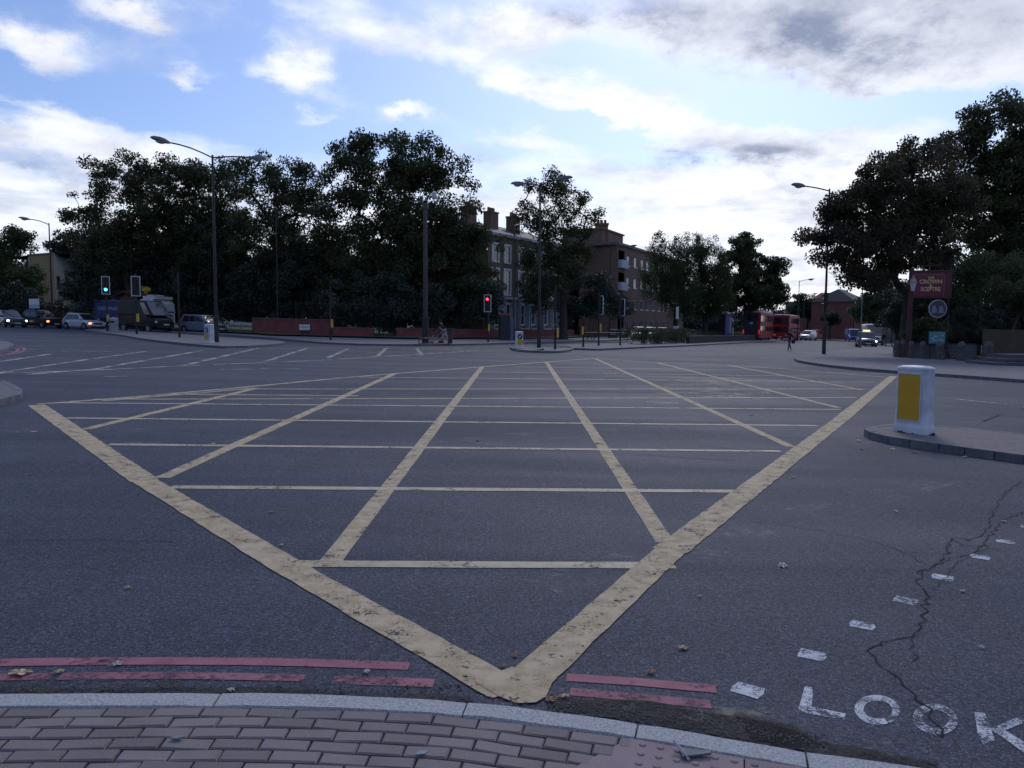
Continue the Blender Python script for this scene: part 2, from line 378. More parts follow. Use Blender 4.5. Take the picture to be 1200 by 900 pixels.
struct(sheet_obj('look_lettering', ring_px(1096, 843.5, 26, 18, .18, .64, 255, 380), FADED, .003))
struct(sheet_obj('look_lettering', [px_poly(k_) for k_ in KP], FADED, .0032))
# cracks
CRK = mat('crack', (.008, .008, .010), .95, var=.1, wear=(9, .36, .46))
def crack(pp, w):
    P_ = smooth_line([gp(*a) for a in pp], .06)
    P_ = [p+Vector((rnd.uniform(-1, 1)*.024, rnd.uniform(-1, 1)*.024, 0)) for p in P_]
    out = []
    for i in range(len(P_)-1):
        d = (P_[i+1]-P_[i]); n_ = Vector((-d.y, d.x, 0)).normalized()
        wa = w*(.35+.65*abs(math.sin(i*.9+w*999))); wb = w*(.35+.65*abs(math.sin((i+1)*.9+w*999)))
        out.append([P_[i]-n_*wa/2, P_[i+1]-n_*wb/2, P_[i+1]+n_*wb/2, P_[i]+n_*wa/2])
    return out
struct(sheet_obj('road_crack', crack([(1108, 862), (1080, 822), (1042, 788), (1022, 768), (1024, 758), (1072, 741), (1085, 700), (1078, 672), (1108, 655), (1118, 632), (1150, 628), (1175, 580), (1204, 562)], .011)
    + crack([(1078, 672), (1110, 658), (1150, 640), (1175, 612), (1204, 600)], .010) + crack([(1085, 700), (1095, 690), (1130, 655), (1165, 640)], .006) + crack([(1042, 788), (1050, 800), (1090, 806)], .005) + crack([(1072, 741), (1066, 760), (1074, 775)], .006) + crack([(1108, 655), (1080, 648), (1050, 650)], .005) + crack([(1118, 632), (1128, 640), (1150, 640)], .007), CRK, .0045))
struct(sheet_obj('road_crack', crack([(880, 612), (960, 622), (1040, 640), (1085, 662)], .007) + crack([(0, 634), (100, 633), (230, 636)], .008) + crack([(820, 522), (900, 530), (960, 532)], .012) + crack([(560, 527), (700, 530), (860, 540)], .012) + crack([(1152, 494), (1172, 486)], .06), CRK, .0045))
# pale scuff line and stains
STAIN = mat('tar_stain', (.016, .016, .019), .6, wear=(1.4, .46, .60), var=.2)
DIRT = mat('gutter_grit', (.022, .020, .020), .95, wear=(7, .38, .56), var=.4, bump=.8, bs=60, c2=(.055, .048, .042))
PALE = mat('pale_wear', (.12, .125, .15), .7, wear=(1.5, .46, .72))
struct(sheet_obj('road_wear', L((420, 530), (1080, 470), .9, .5, seg=1) + L((640, 690), (1100, 560), .5, seg=1) + L((0, 500), (300, 520), 1.2, seg=1) + L((880, 420), (600, 440), 3, seg=1), PALE, .0010))
struct(sheet_obj('tar_stain', [px_poly([(-10, 797), (200, 795), (215, 800), (210, 812), (-10, 813)]), px_poly([(800, 440), (905, 444), (900, 470), (760, 462)]), px_poly([(640, 812), (700, 815), (880, 832), (960, 862), (940, 876), (800, 852), (640, 828)])], STAIN, .0018))
struct(sheet_obj('road_grit', [px_poly([(650, 818), (760, 822), (900, 848), (960, 868), (1100, 895), (1090, 908), (900, 873), (748, 847), (640, 832)]), px_poly([(-60, 808), (300, 806), (548, 816), (560, 824), (400, 815), (-60, 813)]), px_poly([(860, 838), (930, 850), (960, 872), (930, 880), (880, 868)])], DIRT, .005))

# --- near pavement: granite kerb stones, brick paving, blister slabs
PH = .05
kc = smooth_line([gp(a, b, PH) for a, b in ((-900, 850), (-400, 822), (-200, 815), (0, 812), (130, 811.5), (260, 811), (400, 814), (548, 822), (650, 834), (748, 847), (900, 873), (1000, 888), (1110, 905), (1300, 945), (1500, 1000))], .05)
kc = [Vector((p.x, p.y)) for p in kc]
cum = [0]
for i in range(1, len(kc)): cum.append(cum[-1]+(kc[i]-kc[i-1]).length)
import bisect
def kpos(s, v):          # s along kerb, v inward (towards the camera)
    s = min(max(s, 0.001), cum[-1]-.001); i = min(bisect.bisect(cum, s)-1, len(kc)-2)
    t = (s-cum[i])/max(cum[i+1]-cum[i], 1e-6); p = kc[i].lerp(kc[i+1], t)
    a = kc[max(i-6, 0)]; b = kc[min(i+7, len(kc)-1)]; d = (b-a).normalized()
    return p+Vector((d.y, -d.x))*v
def s_of(px, py):
    g = gp(px, py, PH); g = Vector((g.x, g.y)); return min(range(len(kc)), key=lambda i: (kc[i]-g).length)
GRAN = mat('granite', (.24, .245, .25), .85, vs=110, vdet=3, c2=(.50, .50, .51), bump=.4, bs=160)
joints = [cum[s_of(a, b)] for a, b in ((265, 811), (548, 822), (748, 847), (935, 878))]
gap = joints[1]-joints[0]
js = [joints[0]-gap*i for i in range(6, 0, -1)]+joints+[joints[-1]+gap*i for i in range(1, 5)]
js = [j for j in js if 0 < j < cum[-1]]
mb = MB()
for a, b in zip(js[:-1], js[1:]):
    n = 8; a += .004; b -= .004; rings = []
    dzj = rnd.uniform(-.003, .003)
    for i in range(n+1):
        s_ = a+(b-a)*i/n; ee = .004 if i in (0, n) else 0; ring = []
        for v, z in ((0, -.1), (0, PH-.012), (.008, PH-ee), (.112, PH-ee), (.118, PH-.012), (.118, -.1)):
            p = kpos(s_, v); ring.append(Vector((p.x, p.y, G(p.x)+z+dzj+rnd.uniform(-.001, .001))))
        rings.append(ring)
    mb.loft(rings)
struct(mb.build('kerb', GRAN))
SAND = mat('joint_sand', (.028, .026, .025), .95, vs=40)
mb = MB(); ss = [cum[-1]*i/60 for i in range(61)]
for a, b in zip(ss[:-1], ss[1:]):
    q4 = [kpos(a, .1), kpos(b, .1), kpos(b, 4.5), kpos(a, 4.5)]
    mb.add([(p.x, p.y, G(p.x)+PH-.012) for p in q4], [(0, 1, 2, 3)])
struct(mb.build('paving_bed', SAND))
def tone_mat(name, c, rough, speck, sc=220):
    m_ = bpy.data.materials.new(name); m_.use_nodes = True; n = NT(m_.node_tree); b = m_.node_tree.nodes['Principled BSDF']
    t = n.node('ShaderNodeTexCoord').outputs['Object']
    at = n.node('ShaderNodeAttribute', attribute_name='tone')
    c1 = n.mix(at.outputs['Fac'], tuple(x*.80 for x in c), tuple(x*1.18 for x in c))
    c1 = n.mix(n.sstep(n.noise(t, 3, 5, .6), .45, .75, 0, .5), c1, tuple(x*.55 for x in c))
    c1 = n.mix(n.sstep(n.noise(t, sc, 2, .7), .58, .70, 0, .6), c1, speck)
    n.l.new(c1, b.inputs['Base Color']); b.inputs['Roughness'].default_value = rough
    bn = n.node('ShaderNodeBump'); bn.inputs['Strength'].default_value = .4; bn.inputs['Distance'].default_value = .004
    n.l.new(n.noise(t, 120, 3, .6), bn.inputs['Height']); n.l.new(bn.outputs[0], b.inputs['Normal'])
    return m_
def toned(mb, tones, name, m_):
    o = mb.build(name, m_, fix=False); a = o.data.attributes.new('tone', 'FLOAT', 'FACE'); a.data.foreach_set('value', tones); return o
BRK = tone_mat('paving_brick', (.20, .165, .165), .85, (.33, .29, .29))
sT = cum[s_of(742, 846)]
mb = MB(); tones = []
row = 0; v = .124
while v < 3.2:
    off = (row % 2)*.0935 + rnd.uniform(-.008, .008) + (row*.013 % .05); s_ = off
    while s_ < cum[-1]-.2:
        a, b = s_+.004, s_+.183; s_ += .187
        bound = sT-.75*(v-.126)-.010
        if v < .93:
            if a > bound-.02: continue
            b = min(b, bound)
        z = G(0)+PH+rnd.uniform(-.004, .0015); tl = rnd.uniform(-.003, .003); e = .006
        tone = rnd.random() if rnd.random() < .93 else -.6
        P0 = [kpos(a, v+.003), kpos(b, v+.003), kpos(b, v+.073), kpos(a, v+.073)]
        P1 = [kpos(a+e, v+.003+e), kpos(b-e, v+.003+e), kpos(b-e, v+.073-e), kpos(a+e, v+.073-e)]
        if P0[0].x < -4.5 or P0[0].x > 4.5: continue
        vs = [(p.x, p.y, G(p.x)+z-.03) for p in P0]+[(p.x, p.y, G(p.x)+z-.005) for p in P0]+[(p.x, p.y, G(p.x)+z+(tl if i in (0, 3) else -tl)) for i, p in enumerate(P1)]
        fs = [(0, 4, 5, 1), (1, 5, 6, 2), (2, 6, 7, 3), (3, 7, 4, 0), (4, 8, 9, 5), (5, 9, 10, 6), (6, 10, 11, 7), (7, 11, 8, 4), (8, 11, 10, 9)]
        mb.add(vs, fs); tones += [tone]*9
    v += .078; row += 1
struct(toned(mb, tones, 'pavement', BRK))
SLAB = tone_mat('blister_slab', (.235, .175, .185), .85, (.36, .29, .30))
mb = MB(); tones = []
for r_ in range(2):
    for k_ in range(-1, 8):
        a = sT+.403*k_+(.0 if r_ == 0 else -.15); b = a+.397; v0 = .126+.403*r_; v1 = v0+.397
        if r_ == 0 and k_ < 0: continue
        P0 = [kpos(a, v0), kpos(b, v0), kpos(b, v1), kpos(a, v1)]; zz = PH+rnd.uniform(-.003, .001)
        if r_ == 0 and k_ == 0: P0[0] = kpos(a-.02, v0+.0); P0[3] = kpos(a-.30, v1)
        if r_ == 1 and k_ == -1: P0[0] = kpos(sT-.303, v0); P0[3] = kpos(sT-.603, v1)
        mb.add([(p.x, p.y, G(p.x)+zz-.04) for p in P0]+[(p.x, p.y, G(p.x)+zz) for p in P0], [(0, 4, 5, 1), (1, 5, 6, 2), (2, 6, 7, 3), (3, 7, 4, 0), (4, 7, 6, 5)])
        t_ = rnd.random(); tones += [t_]*5
        for i in range(6):
            for j in range(6):
                p = kpos(a+.033+.0665*i, v0+.033+.0665*j)
                if r_ == 1 and a+.033+.0665*i < sT-.28-.75*(.033+.0665*j): continue
                n0 = len(mb.f)
                mb.lathe([(.0145, zz-.001), (.013, zz+.0035), (.008, zz+.0055)], 10, Matrix.Translation((p.x, p.y, G(p.x)))); tones += [t_]*(len(mb.f)-n0)
struct(toned(mb, tones, 'blister_paving', SLAB))

# --- the other pavements and islands
PAVE = mat('paving', (.115, .11, .125), .85, vs=2.5, c2=(.17, .165, .18), bump=.3, bs=30)
PAVEB = mat('island_brick', (.12, .10, .105), .85, vs=14, c2=(.18, .15, .15), bump=.4, bs=50)
KERB = mat('concrete_kerb', (.10, .105, .12), .85, vs=6, c2=(.17, .175, .19), bump=.3, bs=60)
def in_tri_fan(poly): return poly
def pavement(name, pp, h=.11, kerb_edges=None, m_=PAVE, world=None, kw=.13):
    P_ = [gp(*a) for a in pp] if world is None else [Vector((a[0], a[1], 0)) for a in world]
    area = sum(P_[i].x*P_[(i+1) % len(P_)].y-P_[(i+1) % len(P_)].x*P_[i].y for i in range(len(P_)))
    if area < 0: P_ = P_[::-1]; rev = True
    else: rev = False
    struct(sheet_obj(name, [P_], m_, h))
    n = len(P_); edges = kerb_edges if kerb_edges is not None else list(range(n))
    if rev and kerb_edges is not None: edges = [n-2-e if n-2-e >= 0 else n-1 for e in edges]
    inn = []
    for i in range(n):
        a, b, c = P_[i-1], P_[i], P_[(i+1) % n]
        d0 = (b-a); d1 = (c-b); d0.z = d1.z = 0; d0.normalize(); d1.normalize()
        nn = Vector((-d0.y-d1.y, d0.x+d1.x, 0)); nn.normalize(); k_ = max(.5, nn.dot(Vector((-d0.y, d0.x, 0)))); inn.append(b+nn*kw/k_)
    mb = MB()
    for i in edges:
        j = (i+1) % n; Ln = (P_[j]-P_[i]).length; m = max(1, int(round(Ln/.95)))
        for s_ in range(m):
            t0 = s_/m+.006/max(Ln, .1); t1 = (s_+1)/m-.006/max(Ln, .1)
            o0, o1 = P_[i].lerp(P_[j], t0), P_[i].lerp(P_[j], t1); i0, i1 = inn[i].lerp(inn[j], t0), inn[i].lerp(inn[j], t1)
            q4 = [o0, o1, i1, i0]; hh = h+.004+rnd.uniform(-.004, .004)
            mb.hexa([(p.x, p.y, G(p.x)-.05) for p in q4]+[(p.x, p.y, G(p.x)+hh) for p in q4])
    struct(mb.build('kerb', KERB, bevel=.008))
def sm_px(pp, step=.6):
    return [(p.x, p.y) for p in smooth_line([gp(*a) for a in pp], step)]
# right island with the big guide bollard
w_ = sm_px([(1012, 511), (1018, 514.5), (1040, 520), (1100, 529.5), (1200, 543.5), (1300, 558)], .35) + [(gp(1300, 528).x, gp(1300, 528).y)] + sm_px([(1200, 517), (1125, 508.5), (1080, 505.5), (1045, 505), (1022, 507)], .35)
pavement('traffic_island', None, .11, world=w_, m_=PAVEB)
# pub corner pavement
w_ = sm_px([(1042, 398), (1031, 402.5), (1016, 406), (1000, 409.8), (985, 411.6), (965, 414), (945, 417), (933, 420), (930.5, 422), (936, 425), (960, 429.2), (1000, 433.8), (1050, 438), (1120, 442.8), (1200, 449), (1400, 464)], 1.2)
nk = len(w_)-1
w_ += [(60, 25), (75, 110), (45, 160)]
pavement('pavement', None, .12, kerb_edges=list(range(nk)), world=w_, m_=PAVE)
# left corners
w_ = sm_px([(-200, 400), (-60, 400), (0, 402), (12, 404.5), (16, 407), (10, 410.5), (0, 414.5), (-60, 424)], 1.0); 
pavement('pavement', None, .12, world=w_)
w_ = sm_px([(-120, 452), (-10, 452), (15, 457), (27, 465), (24, 470), (0, 476), (-120, 496)], .5)
pavement('pavement', None, .12, world=w_)
# left island
w_ = sm_px([(100, 387.5), (112, 390), (140, 394), (165, 398.5), (200, 403), (240, 407), (262, 408.5), (290, 408), (318, 406), (335, 403.5), (318, 401), (290, 399), (245, 395.5), (200, 392.2), (150, 389), (120, 387)], 1.2)
pavement('traffic_island', None, .12, world=w_)
# central islands
w_ = sm_px([(597, 408.5), (602, 411), (615, 413), (650, 414), (668, 412), (672, 409), (660, 407), (620, 406)], .8)
pavement('traffic_island', None, .12, world=w_)
w_ = sm_px([(700, 411), (720, 410), (760, 408), (806, 406), (880, 401.6), (940, 397.4), (1000, 391.8)], 3) 
w_ += [(p[0]-5.5, p[1]+1.5) for p in reversed(w_)]
pavement('traffic_island', None, .12, world=w_)
# far pavement in front of the red wall and up the far side road
near = [(-62, 84), (-40, 76)] + sm_px([(270, 394), (310, 397), (350, 400.5), (380, 403.2), (420, 405), (500, 405.6), (560, 404.6), (620, 402.6), (700, 400.6), (745, 398)], 2) + [(22, 115), (45, 200)]
nn = len(near)-1
w_ = near + [(20, 200), (5, 130), (-8, 90), (-20, 80), (-45, 95), (-60, 100)]
pavement('pavement', None, .12, kerb_edges=list(range(nn)), world=w_)
# lawn behind the wall
GRASS = mat('grass_soil', (.028, .040, .016), .95, vs=2, c2=(.05, .075, .03), bump=.6, bs=20)
def ground_patch(name, pts, m_, lift): struct(sheet_obj(name, [[Vector((x, y, 0)) for x, y in pts]], m_, lift))
ground_patch('lawn', [(-120, 100), (-60, 92), (-42, 80), (-21, 66), (-19.5, 63.2), (-8, 63.8), (5.4, 85), (12, 110), (20, 150), (18, 220), (-160, 220)], GRASS, .25)
ground_patch('lawn', [tuple(gp(*a_))[:2] for a_ in ((1060, 418.5), (1180, 423.5), (1400, 436), (1500, 408), (1066, 396))], GRASS, .2)
# ================================================================ VEGETATION
def leafmat(name, c, c2, trans=.34):
    m_ = bpy.data.materials.new(name); m_.use_nodes = True; n = NT(m_.node_tree); b = m_.node_tree.nodes['Principled BSDF']
    t = n.node('ShaderNodeTexCoord').outputs['Object']
    at = n.node('ShaderNodeAttribute', attribute_name='tone')
    f = n.m('ADD', n.m('MULTIPLY', n.sstep(n.noise(t, .45, 3, .6), .35, .65), .55), n.m('MULTIPLY', at.outputs['Fac'], .45))
    cc = n.mix(f, c, c2); n.l.new(cc, b.inputs['Base Color']); b.inputs['Roughness'].default_value = .6; b.inputs['Specular IOR Level'].default_value = .3
    tr = n.node('ShaderNodeBsdfTranslucent'); n.l.new(cc, tr.inputs[0]); mx = n.node('ShaderNodeMixShader'); mx.inputs[0].default_value = trans
    out = [x for x in n.n if x.type == 'OUTPUT_MATERIAL'][0]
    n.l.new(b.outputs[0], mx.inputs[1]); n.l.new(tr.outputs[0], mx.inputs[2]); n.l.new(mx.outputs[0], out.inputs[0]); return m_
LEAF_DK = leafmat('dark_leaves', (.026, .038, .020), (.085, .105, .046))
LEAF_MID = leafmat('green_leaves', (.028, .046, .018), (.065, .095, .034))
LEAF_BR = leafmat('browning_leaves', (.036, .036, .024), (.088, .078, .044))
LEAF_LT = leafmat('pale_leaves', (.045, .07, .03), (.10, .14, .06))
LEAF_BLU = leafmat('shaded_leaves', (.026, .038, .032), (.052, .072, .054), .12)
BARK = mat('bark', (.030, .026, .023), .95, vs=3, bump=.7, bs=14, c2=(.065, .058, .05))

def leaf_mesh(name, centers, radii, per, size, mt, parent, origin, seed, flat=.75, aspect=.62, droop=0.0):
    g = np.random.default_rng(seed); C_ = np.array([tuple(c) for c in centers]); K = len(C_)
    cnt = np.maximum((per*(np.array(radii)/np.mean(radii))**2).astype(int), 4); idx = np.repeat(np.arange(K), cnt); n = len(idx)
    d = g.normal(size=(n, 3)); d /= np.linalg.norm(d, axis=1)[:, None]; r = g.random(n)**.45
    rr = np.array(radii)[idx]
    p = C_[idx]+d*(r*rr)[:, None]*np.array([1, 1, flat])
    if droop: p[:, 2] -= droop*(g.random(n)**2)*rr
    a = g.normal(size=(n, 3)); a /= np.linalg.norm(a, axis=1)[:, None]; b = np.cross(a, g.normal(size=(n, 3))); b /= np.linalg.norm(b, axis=1)[:, None]
    s_ = size*(.6+.8*g.random(n)); a *= s_[:, None]*.5; b *= (s_*aspect)[:, None]*.5
    V = np.stack([p-a, p-b*.9+a*.1, p+a, p+b*.9+a*.1], 1).reshape(-1, 3)-np.array(tuple(origin))
    me = bpy.data.meshes.new(name); me.vertices.add(4*n); me.vertices.foreach_set('co', V.astype(np.float32).ravel())
    me.loops.add(4*n); me.loops.foreach_set('vertex_index', np.arange(4*n, dtype=np.int32)); me.polygons.add(n)
    me.polygons.foreach_set('loop_start', np.arange(0, 4*n, 4, dtype=np.int32)); me.materials.append(mt); me.update(calc_edges=True)
    ct = g.random(K); at = me.attributes.new('tone', 'FLOAT', 'FACE'); at.data.foreach_set('value', (ct[idx]*.6+g.random(n)*.4).astype(np.float32))
    o = bpy.data.objects.new(name, me); COL.objects.link(o)
    if parent is not None: o.parent = parent
    return o

def make_crown_points(lobes, cr, dens, g):
    pts = []; rad = []
    for (c, rx, ry, rz) in lobes:
        n = max(6, int(1.7*dens*(rx*ry*rz)/(cr**3)*.55+dens*(rx*rz)/(cr**2)*.45))
        for _ in range(n):
            d = Vector((g.gauss(0, 1), g.gauss(0, 1), g.gauss(0, 1))).normalized(); r = g.random()**.30
            k_ = 1+g.uniform(-.16, .12)
            pts.append(c+Vector((d.x*rx, d.y*ry, d.z*rz))*r*k_); rad.append(cr*1.3*g.uniform(.5, 1.3))
    return pts, rad

def skeleton(mb, base, pts, tr, fork, g, thin=.02):
    """trunk up to the fork, then every clump is joined to the nearest limb node nearer the fork"""
    top = Vector((base.x+g.uniform(-.3, .3), base.y, base.z+fork)); nodes = [top]; par = [-1]
    order = sorted(range(len(pts)), key=lambda i: (pts[i]-top).length)
    for i in order:
        p = pts[i]; best = min(range(len(nodes)), key=lambda j: (nodes[j]-p).length+.22*(nodes[j]-top).length)
        q_ = nodes[best]; mid = q_.lerp(p, .5)+Vector((g.uniform(-.1, .1), g.uniform(-.1, .1), g.uniform(0, .12)))*(p-q_).length
        nodes.append(mid); par.append(best); nodes.append(p); par.append(len(nodes)-2)
    w = [0.]*len(nodes)
    for i in range(len(nodes)-1, 0, -1): w[i] += 1 if w[i] == 0 else 0; w[par[i]] += w[i]
    tot = max(w[0], 1)
    rad = [max(thin, tr*.75*(x/tot)**.56) for x in w]
    for i in range(1, len(nodes)):
        mb.tube(nodes[par[i]], nodes[i], min(rad[par[i]], rad[i]*1.25), rad[i], 5 if rad[i] < .1 else 8, False)
    mb.tube(base+Vector((0, 0, -.15)), base+Vector((0, 0, .5)), tr*1.5, tr*1.08, 12, False)
    mb.tube(base+Vector((0, 0, .5)), top, tr*1.08, tr*.8, 12, False)

def tree(name, label, cat, bx, Y, lobes, tr=.3, fork=3., cr=.9, dens=1., per=170, leaf=.24, mt=LEAF_DK, depth=.8, group='trees round the junction', seed=1, droop=0, lowest=.35, thin=.02, trunk=True, aspect=.62, flat=.75):
    g = random.Random(seed); base = col(bx, Y); r_ = root(name, base, label, cat, group)
    lb = []
    for i, L_ in enumerate(lobes):
        px, py, rx, ry = L_[:4]; dY = L_[4] if len(L_) > 4 else g.uniform(-.25, .25)*rx*Y/FPX
        c = pt(px, py, Y+dY); k_ = Y/FPX; lb.append((c, rx*k_, max(rx, ry)*k_*depth, ry*k_))
    pts, rad = make_crown_points(lb, cr, dens, g)
    keep = [i for i, p in enumerate(pts) if p.z > G(p.x)+lowest]; pts = [pts[i] for i in keep]; rad = [rad[i] for i in keep]
    leaf_mesh('crown' if trunk else 'foliage', pts, rad, per*1.75, leaf, mt, r_, base, seed, droop=droop, aspect=aspect, flat=flat)
    mb = MB()
    if trunk: skeleton(mb, base, pts, tr, fork, g, thin)
    else:
        for i in range(7):
            b0 = base+Vector((g.uniform(-.4, .4), g.uniform(-.3, .3), -.05)); mb.tube(b0, b0.lerp(pts[g.randrange(len(pts))], .6), .035, .012, 5)
    mb.v = [v-base for v in mb.v]; mb.build('trunk' if trunk else 'stem', BARK, r_, smooth=True, fix=False)
    if not trunk: r_.children[-1]['kind'] = 'stuff'
    return r_

T = tree
T('broadleaf_tree', 'leafy tree standing left of the ochre building, behind the queue of cars', 'tree', 12, 88, [(10, 285, 26, 24), (14, 320, 30, 34), (36, 330, 12, 26), (-14, 320, 24, 40), (22, 278, 14, 14)], .22, 2.6, .8, .8, 120, .24, LEAF_MID, seed=11)
T('broadleaf_tree', 'loose airy tree at the left edge of the wood, nearest the short street lamp', 'tree', 150, 80, [(120, 215, 30, 26), (100, 250, 26, 26), (150, 196, 34, 20), (180, 215, 34, 26), (130, 285, 44, 40), (88, 268, 16, 20), (170, 260, 40, 40)], .38, 4, .75, .62, 95, .24, LEAF_DK, seed=12)
T('broadleaf_tree', 'tall tree of the wood rising behind the double armed lamp over the cars', 'tree', 245, 82, [(215, 205, 34, 24), (250, 215, 34, 30), (225, 250, 45, 36), (268, 250, 30, 36), (200, 195, 22, 15), (240, 290, 55, 40)], .42, 4, .8, .72, 105, .25, LEAF_DK, seed=13)
T('broadleaf_tree', 'sparse topped tree of the wood behind the red garden wall', 'tree', 322, 80, [(300, 196, 30, 17), (285, 215, 22, 22), (340, 205, 30, 22), (368, 232, 22, 30), (330, 240, 40, 25), (305, 275, 42, 30), (355, 285, 36, 36)], .42, 4, .75, .66, 95, .24, LEAF_DK, seed=14)
T('broadleaf_tree', 'largest and densest dark tree, behind the tall camera mast', 'tree', 470, 77, [(440, 185, 44, 28), (495, 182, 42, 26), (410, 215, 30, 36), (530, 212, 30, 28), (470, 235, 66, 46), (545, 250, 28, 28), (398, 260, 30, 40), (480, 295, 90, 50), (560, 290, 32, 34), (440, 330, 70, 40), (540, 330, 46, 38), (420, 172, 20, 12), (395, 185, 12, 16)], .6, 4.5, .85, .72, 110, .27, LEAF_DK, seed=15, depth=.6)
# understorey of the wood
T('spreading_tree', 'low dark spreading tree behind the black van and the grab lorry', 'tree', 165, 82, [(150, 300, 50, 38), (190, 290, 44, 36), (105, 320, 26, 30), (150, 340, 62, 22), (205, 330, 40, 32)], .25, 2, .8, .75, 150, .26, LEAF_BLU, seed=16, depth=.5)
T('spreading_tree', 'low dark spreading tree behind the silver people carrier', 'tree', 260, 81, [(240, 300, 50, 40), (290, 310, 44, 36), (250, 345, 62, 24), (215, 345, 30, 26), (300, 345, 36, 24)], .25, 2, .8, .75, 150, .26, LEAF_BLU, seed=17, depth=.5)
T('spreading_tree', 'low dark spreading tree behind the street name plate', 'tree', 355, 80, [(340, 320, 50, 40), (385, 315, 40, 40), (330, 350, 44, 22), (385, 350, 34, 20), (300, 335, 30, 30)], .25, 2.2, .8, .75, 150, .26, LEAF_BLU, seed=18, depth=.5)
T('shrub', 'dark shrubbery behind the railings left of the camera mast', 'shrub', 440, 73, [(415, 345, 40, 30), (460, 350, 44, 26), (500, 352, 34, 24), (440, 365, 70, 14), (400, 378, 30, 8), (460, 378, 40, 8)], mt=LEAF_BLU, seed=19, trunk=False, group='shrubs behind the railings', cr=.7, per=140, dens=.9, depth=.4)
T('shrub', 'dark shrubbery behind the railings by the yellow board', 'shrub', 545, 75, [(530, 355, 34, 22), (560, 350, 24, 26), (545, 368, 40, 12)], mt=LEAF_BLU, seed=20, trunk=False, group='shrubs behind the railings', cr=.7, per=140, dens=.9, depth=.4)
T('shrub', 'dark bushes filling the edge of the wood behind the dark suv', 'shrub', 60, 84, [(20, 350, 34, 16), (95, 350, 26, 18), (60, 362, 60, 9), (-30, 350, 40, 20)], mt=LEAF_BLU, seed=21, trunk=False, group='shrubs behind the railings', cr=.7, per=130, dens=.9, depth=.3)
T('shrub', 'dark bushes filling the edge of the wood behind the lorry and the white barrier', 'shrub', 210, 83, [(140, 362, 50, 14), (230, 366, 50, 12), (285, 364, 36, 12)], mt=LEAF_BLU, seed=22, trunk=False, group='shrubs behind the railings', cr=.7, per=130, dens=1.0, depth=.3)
for i, (a, b, lab) in enumerate([(60, 130, 'far left'), (190, 120, 'middle'), (330, 118, 'right hand'), (450, 115, 'far right')]):
    T('background_tree', lab+' one of four trees deep in the wood, seen through gaps in the crowns', 'tree', a+20, b, [(a-50, 330, 50, 34), (a+30, 318, 60, 45), (a+80, 335, 50, 34), (a+20, 355, 80, 18)], .4, 3, 1.1, .8, 120, .42, LEAF_BLU, seed=30+i, depth=.3, group='trees deep in the wood')
def far_wood(name, label, spans, mt, seed):
    r_ = root(name, col(spans[0][0], spans[0][2]), label, 'wood'); g = random.Random(seed); cs = []; rs = []; b = r_.location.copy()
    for x0, x1, Y, top in spans:
        for _ in range(int((x1-x0)*2.2)):
            x = g.uniform(x0, x1); yy = Y+g.uniform(-5, 8); base = col(x, yy); H_ = hz(x, top+8*math.sin(x*.09)+5*math.sin(x*.23), yy)
            cs.append(base+Vector((0, 0, g.uniform(.3, 1)*H_*g.uniform(.2, 1)))); rs.append(g.uniform(1.2, 2.2))
    o = leaf_mesh('foliage', cs, rs, 110, .6, mt, None, Vector((0, 0, 0)), seed); bpy.data.objects.remove(r_); o.name = name
    tag(o, label, 'wood', kind='stuff')
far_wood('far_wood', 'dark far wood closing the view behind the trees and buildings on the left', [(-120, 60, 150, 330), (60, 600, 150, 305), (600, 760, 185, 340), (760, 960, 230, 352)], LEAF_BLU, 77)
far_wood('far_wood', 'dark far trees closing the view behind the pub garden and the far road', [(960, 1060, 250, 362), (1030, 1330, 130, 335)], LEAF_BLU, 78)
# open crowned tree between the terrace and the flats, with its bushes
T('open_crowned_tree', 'open crowned tree with forked limbs showing, beside the pale fronted terrace', 'tree', 660, 82, [(640, 215, 26, 15), (628, 235, 24, 20), (668, 228, 26, 18), (690, 250, 16, 20), (650, 260, 36, 24), (616, 262, 18, 16), (690, 275, 16, 14), (645, 295, 34, 24), (668, 310, 30, 24), (630, 320, 24, 22), (640, 340, 36, 24)], .42, 5, .6, .58, 62, .22, LEAF_DK, seed=40, depth=.75)
T('shrub', 'bushes round the foot of the brown brick flats, left of the parcel lockers', 'shrub', 690, 84, [(680, 345, 28, 26), (705, 358, 26, 22), (665, 365, 24, 16), (722, 362, 18, 18), (700, 335, 18, 14)], mt=LEAF_BLU, seed=41, trunk=False, cr=.7, per=110, dens=.85, depth=.5, group='shrubs behind the railings')
# willowy trees on the far side road
T('willow_tree', 'wispy upright tree in front of the brown brick flats', 'tree', 790, 100, [(775, 290, 16, 18), (792, 300, 18, 26), (770, 325, 20, 28), (795, 340, 28, 30), (768, 278, 8, 8)], .3, 4.2, .6, .6, 60, .3, LEAF_MID, seed=42, droop=1.6, aspect=.3)
T('willow_tree', 'wispy upright tree between the flats and the blue lorry', 'tree', 826, 104, [(812, 290, 16, 20), (830, 300, 20, 24), (808, 325, 24, 30), (838, 330, 22, 30), (825, 350, 34, 18)], .3, 4.2, .6, .7, 70, .3, LEAF_MID, seed=43, droop=1.5, aspect=.3)
T('broadleaf_tree', 'round headed tree standing over the first bus', 'tree', 880, 118, [(870, 292, 24, 16), (862, 315, 24, 24), (895, 312, 22, 20), (880, 340, 34, 24), (906, 340, 16, 24), (850, 345, 20, 22)], .4, 4, .8, .75, 130, .32, LEAF_DK, seed=44)
T('broadleaf_tree', 'small distant tree beyond the coach, left of the red roofed house', 'tree', 945, 175, [(940, 358, 14, 13), (955, 364, 14, 10), (930, 368, 12, 10)], .3, 3, 1., .9, 120, .45, LEAF_MID, seed=45, group='distant roadside trees')
